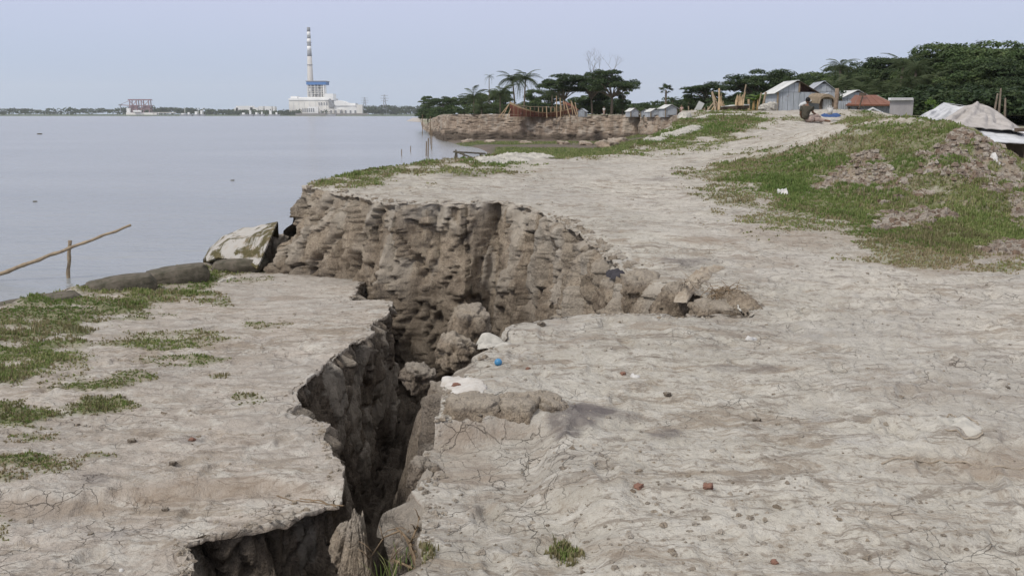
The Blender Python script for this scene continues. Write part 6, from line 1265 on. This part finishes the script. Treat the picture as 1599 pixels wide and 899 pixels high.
ch = thing('chimney', 'very tall tapering chimney with white and grey bands above the power station', 'chimney', (fx(478.5), FY + 60, GZ)); top = fz(39.5)
bands = [(0, fz(86), M_CONC), (fz(86), fz(77), M_PG), (fz(77), fz(69.5), M_PW), (fz(69.5), fz(65), M_PG), (fz(65), fz(57.5), M_PW), (fz(57.5), fz(53.5), M_PG), (fz(53.5), fz(46.5), M_PW), (fz(46.5), top, M_PG)]
def cr_(z): return 3.9 + (9.2 - 3.9) * (1 - z / top) ** 1.15
for a, b, mt in bands: a_ = max(a - GZ, 0) if a else 0; MB().tube([(0, 0, a_), (0, 0, (a_ + b - GZ) / 2), (0, 0, b - GZ)], [cr_(a), cr_((a + b) / 2), cr_(b)], 20).build('shaft_section' if mt is M_CONC else ('white_band' if mt is M_PW else 'grey_band'), mt, ch, True)
for z in (fz(64), fz(100)): MB().tube([(0, 0, z - GZ), (0, 0, z - GZ + 1.2)], [cr_(z) + 1.2] * 2, 20).build('gallery', M_PG, ch)
pp = thing('power_station', 'white power station with a blue-topped boiler frame on the far shore', 'power station', (fx(490), FY, GZ)); B = lambda a, b, c, d, dp, nm, mt, Y=FY: fbox(a, b, c, d, dp, nm, mt, pp, Y)
B(452, 521, 157.5, 178, 60, 'turbine_hall', M_PW2); B(451.5, 521.5, 153.8, 156.8, 62, 'roof', M_PW, FY - 1); B(452, 521.3, 156.8, 157.5, 61, 'eave_band', M_PG, FY - .5); B(455, 465, 150.5, 154, 30, 'roof_house', M_PW, FY + 5); B(465, 509, 152, 154, 30, 'roof_house', M_PW, FY + 8)
B(508, 521, 146.5, 156.5, 40, 'bunker_block', M_PW, FY - 3); B(513.5, 523, 157.5, 168, 20, 'transfer_tower', M_PG, FY - 4)
for k in range(7): B(458 + k * 8.5, 458.6 + k * 8.5, 158.5, 172, .6, 'pilaster', M_PW, FY - 1)
for k in range(5): B(498 + k * 4, 499.6 + k * 4, 160, 164.5, .6, 'window', M_PG, FY - 1.2)
B(480, 510, 127.5, 132.5, 45, 'blue_cladding', M_PB, FY + 10); B(479, 510.5, 126.3, 127.6, 48, 'boiler_roof', M_PG, FY + 9)
for k in range(6):
    x = 481.3 + k * 5.3; B(x, x + .9, 132, 153, 3, 'boiler_column', M_PW if k % 2 else M_PW2, FY + 12); 
for k in range(5): B(481, 508.5, 135.5 + k * 3.7, 136.2 + k * 3.7, 3, 'boiler_beam', M_PW2, FY + 11)
B(483, 508, 133, 153, 6, 'boiler_core', M_PG, FY + 30); B(505.5, 508.5, 132, 153, 20, 'boiler_wall', M_PW, FY + 12)
for a, b, c, d in ((484, 487, 138, 142), (492, 496, 134, 148), (498, 503, 139, 146), (486, 490, 145, 151), (500, 504, 147, 150)): B(a, b, c, d, 4, 'duct', M_PW, FY + 22)
for a, b, c, d, mt in ((481, 497, 167, 178, M_PW), (500, 521, 170, 178, M_PW2), (527, 533, 171, 178, M_PW2), (541, 557, 168.5, 178, M_PW), (557, 566, 163.5, 178, M_PW2), (472, 481, 170, 178, M_PW2), (536, 541, 172, 178, M_PW2)): B(a, b, c, d, 14, 'annex', mt, FY - 22)
for k in range(6): B(472.5 + k * 3.3, 474 + k * 3.3, 169, 175, .8, 'door', M_PG, FY - 23)
for k in range(8): B(500.5 + k * 7.6, 503 + k * 7.6, 172.5, 177, .8, 'opening', M_PG, FY - 23)
V = [(px, z) for px, z in ((523, 178), (523, 158), (530, 157), (537, 158), (543, 161), (556, 161.5), (557, 178))]; Pf = [Vector((fx(a), FY - 6, fz(b))) - Vector(pp.location) for a, b in V]; MB().prism(Pf, (0, 0, 0), (0, 40, 0)).build('coal_shed', M_PW, pp)
B(523, 556, 165.5, 166.3, 1, 'shed_band', M_PG, FY - 7.2); B(462, 575, 177.2, 180.6, 8, 'quay_wall', mat_simple('quay_concrete', (0.32, 0.30, 0.29), .9), FY - 40)
MB().tube([Vector((fx(523), FY - 8, fz(166))) - Vector(pp.location), Vector((fx(516), FY - 8, fz(155))) - Vector(pp.location)], 3, 6).build('conveyor', M_PG, pp)
wt = thing('white_tank_farm', 'row of low white buildings left of the power station', 'building', (fx(398), FY, GZ)); 
for a, b, c, d in ((369, 395, 165.6, 171), (366, 372, 168.5, 171), (391, 403, 168, 171), (404, 411, 166, 171.5), (414, 424.5, 166, 171.5), (426.5, 429.5, 166.5, 171.5)): fbox(a, b, c, d + 6, 20, 'block', M_PW, wt, FY + 30)
# ship unloaders on the jetty
for ci, (c0, c1) in enumerate(((203, 215), (221, 234))):
    cr2 = thing('harbour_crane', ['left reddish harbour crane with its boom reaching out to the left', 'right reddish harbour crane on the jetty'][ci], 'crane', (fx((c0 + c1) / 2), 2180, WATER)); o = Vector(cr2.location); q = lambda px, py, dy=0.: Vector((fx(px, 2180), 2180 + dy, fz(py, 2180))) - o
    for px in (c0, c1):
        for dy in (0, 14): MB().tube([q(px, 178, dy), q(px + (1 if px == c0 else -1), 157, dy)], 1.2, 4).build('leg', M_CR, cr2)
    for py in (156.5, 165, 171): MB().tube([q(c0 - 2, py), q(c1 + 2, py)], 1.0, 4).build('beam', M_CR, cr2); MB().tube([q(c0 - 2, py, 14), q(c1 + 2, py, 14)], 1., 4).build('beam', M_CR, cr2)
    for a, b in (((c0, 171), (c1, 157)), ((c0, 157), (c1, 171)), ((c0, 178), (c1, 165))): MB().tube([q(*a), q(*b)], .7, 4).build('brace', M_CR, cr2)
    MB().box(q((c0 + c1) / 2, 167.5, 7), (14, 10, 8)).build('machine_house', M_CR, cr2); MB().box(q((c0 + c1) / 2, 155.8, 7), (24, 8, 2)).build('top_beam', M_CR, cr2)
    if ci == 0:
        MB().tube([q(203, 165), q(189, 164)], 1.2, 4).build('boom', M_CR, cr2); MB().tube([q(205, 157), q(190, 163)], .5, 4).build('stay', M_CR, cr2); MB().tube([q(189, 163), q(189, 175)], 1, 4).build('hanging_chute', M_PG, cr2); MB().box(q(188.5, 164), (5, 4, 3)).build('boom_head', M_PG, cr2)
jt = thing('jetty', 'low pale jetty running right from the harbour cranes', 'jetty', (fx(230), 2170, WATER)); fbox(197, 245, 176, 179.5, 14, 'deck', M_PW2, jt, 2170); fbox(198, 203, 169, 176, 8, 'cabin', M_PW, jt, 2170); fbox(208, 220, 172.5, 175, 6, 'ship_house', M_PW, jt, 2165); fbox(238, 274, 175.5, 176.6, 5, 'trestle_deck', M_PW2, jt, 2170)
for k in range(7): fbox(240 + k * 5.4, 240.6 + k * 5.4, 176, 181, 2, 'pile', M_PG, jt, 2170)
def ship(px, w, h, label, mast=True):
    t = thing('cargo_boat', label, 'boat', (fx(px, 2150), 2150, WATER)); W2 = w / F * 2150; hh = 3.0; MB().prism([(-W2 / 2, -4, 0), (W2 / 2, -4, 0), (W2 / 2 + 3, -4, hh + 1), (-W2 / 2 - 1, -4, hh)], (0, 0, 0), (0, 8, 0)).build('hull', M_PG, t)
    MB().box((-W2 * .15, 0, hh + h / 2), (W2 * .35, 6, h)).build('deck_house', M_PW, t)
    if mast: MB().tube([(W2 * .2, 0, hh), (W2 * .2, 0, hh + 14)], .6, 4).build('mast', M_PW2, t)
for px, w, h, lab, mm in ((287, 10, 3, 'small boat moored right of the jetty, leftmost with a mast', True), (296, 7, 5, 'small white-cabined boat, second right of the jetty', False), (308, 9, 7, 'boat with a tall white cabin right of the jetty', True), (316, 7, 9, 'boat with twin masts at the end of the moored group', True), (382, 11, 4, 'dark barge left of the white buildings shore', False), (392, 6, 9, 'white-cabined boat below the white buildings', False), (402, 8, 5, 'small boat right of it below the white buildings', False), (410, 5, 6, 'tiny white boat in the middle of the moored row', False), (424, 9, 9, 'white boat at the right of the moored row', False), (433, 7, 5, 'low dark barge left of the power station quay', False), (517, 13, 1, 'dark low barge at the power station quay', False)): ship(px, w, h, lab, mm)
def pylon(px, py, Y, label):
    t = thing('pylon', label, 'pylon', (fx(px, Y), Y, GZ)); H = fz(py, Y) - GZ
    for sx in (-1, 1):
        for sy in (-1, 1): MB().tube([(sx * 5, sy * 5, 0), (sx * .8, sy * .8, H)], .45, 4).build('leg', M_PG, t)
    for z, w in ((.95, 8), (.82, 10), (.7, 8)): MB().tube([(-w, 0, H * z), (w, 0, H * z)], .5, 4).build('arm', M_PG, t)
    for k in range(6): z0, z1 = H * k / 7, H * (k + 1) / 7; w0, w1 = 5 - 4.2 * k / 7, 5 - 4.2 * (k + 1) / 7; MB().tube([(-w0, 0, z0), (w1, 0, z1)], .3, 3).build('brace', M_PG, t); MB().tube([(w0, 0, z0), (-w1, 0, z1)], .3, 3).build('brace', M_PG, t)
pylon(601, 148, 2300, 'thin lattice pylon above the woods right of the power station'); pylon(570, 152, 2450, 'fainter lattice pylon just right of the power station')
def far_woods():
    r = np.random.default_rng(9); C, R = [], []
    def seg(x0, x1, t0, t1, Y0, n, w=1.0):
        for i in range(n): f = r.uniform(); px = x0 + (x1 - x0) * f; Y = Y0 + r.uniform(0, 60); zt = fz((t0 + (t1 - t0) * f) + r.normal(0, .5), Y); z = GZ + (zt - GZ) * r.uniform(.1, .78); C.append((fx(px, Y), Y, z)); a = r.uniform(4, 9) * w; R.append((a * 1.5, a, a * .7))
    seg(-420, 190, 170.5, 168.8, 2290, 420); seg(190, 245, 168, 167, 2290, 50); seg(238, 312, 166.5, 168.5, 2270, 90); seg(310, 370, 171, 172, 2290, 60); seg(360, 470, 172, 172.5, 2262, 120); seg(505, 515, 170, 171, 2240, 6, .6); seg(566, 600, 164, 165.5, 2285, 60); seg(598, 625, 163, 165, 2300, 50); seg(622, 700, 166, 164, 2250, 120)
    V, Q, t = leaves(C, R, 26000, 2.4, 31, .3); return npmesh('far_woods', V, Q, False, {'tint': t})
tag(link('far_woods', far_woods(), M_LEAF_A), 'continuous band of hazy blue-green woods along the far shore', 'woods', kind='stuff')
# far bend of the bank and pale sand spit
s = at(652, 900); 
struct('sand_spit', npmesh('sand_spit', [(at(634, 620)[0], 620, WATER + .05), (at(668, 520)[0], 520, WATER + .05), (at(672, 900)[0], 900, WATER + .8), (at(645, 1000)[0], 1000, WATER + .8)], [(0, 1, 2, 3)], False), mat_simple('pale_sand', (.5, .46, .42), .9), 'pale sand spit at the far bend of the river')

# ------------------------------------------------------------------ air
hz = MB().box((0, 4550, 70), (19500, 9250, 380)).build('haze', None); hm = bpy.data.materials.new('haze_air'); hm.use_nodes = True; hn = hm.node_tree; hn.nodes.clear()
ho = hn.nodes.new('ShaderNodeOutputMaterial'); hv = hn.nodes.new('ShaderNodeVolumePrincipled'); hv.inputs['Color'].default_value = (0.93, 0.96, 1.0, 1); hv.inputs['Density'].default_value = 0.000075; hv.inputs['Anisotropy'].default_value = 0.2
hn.links.new(hv.outputs[0], ho.inputs['Volume']); hz.data.materials.append(hm); tag(hz, 'thin pale haze in the air over the river and far shore', 'haze', kind='stuff')
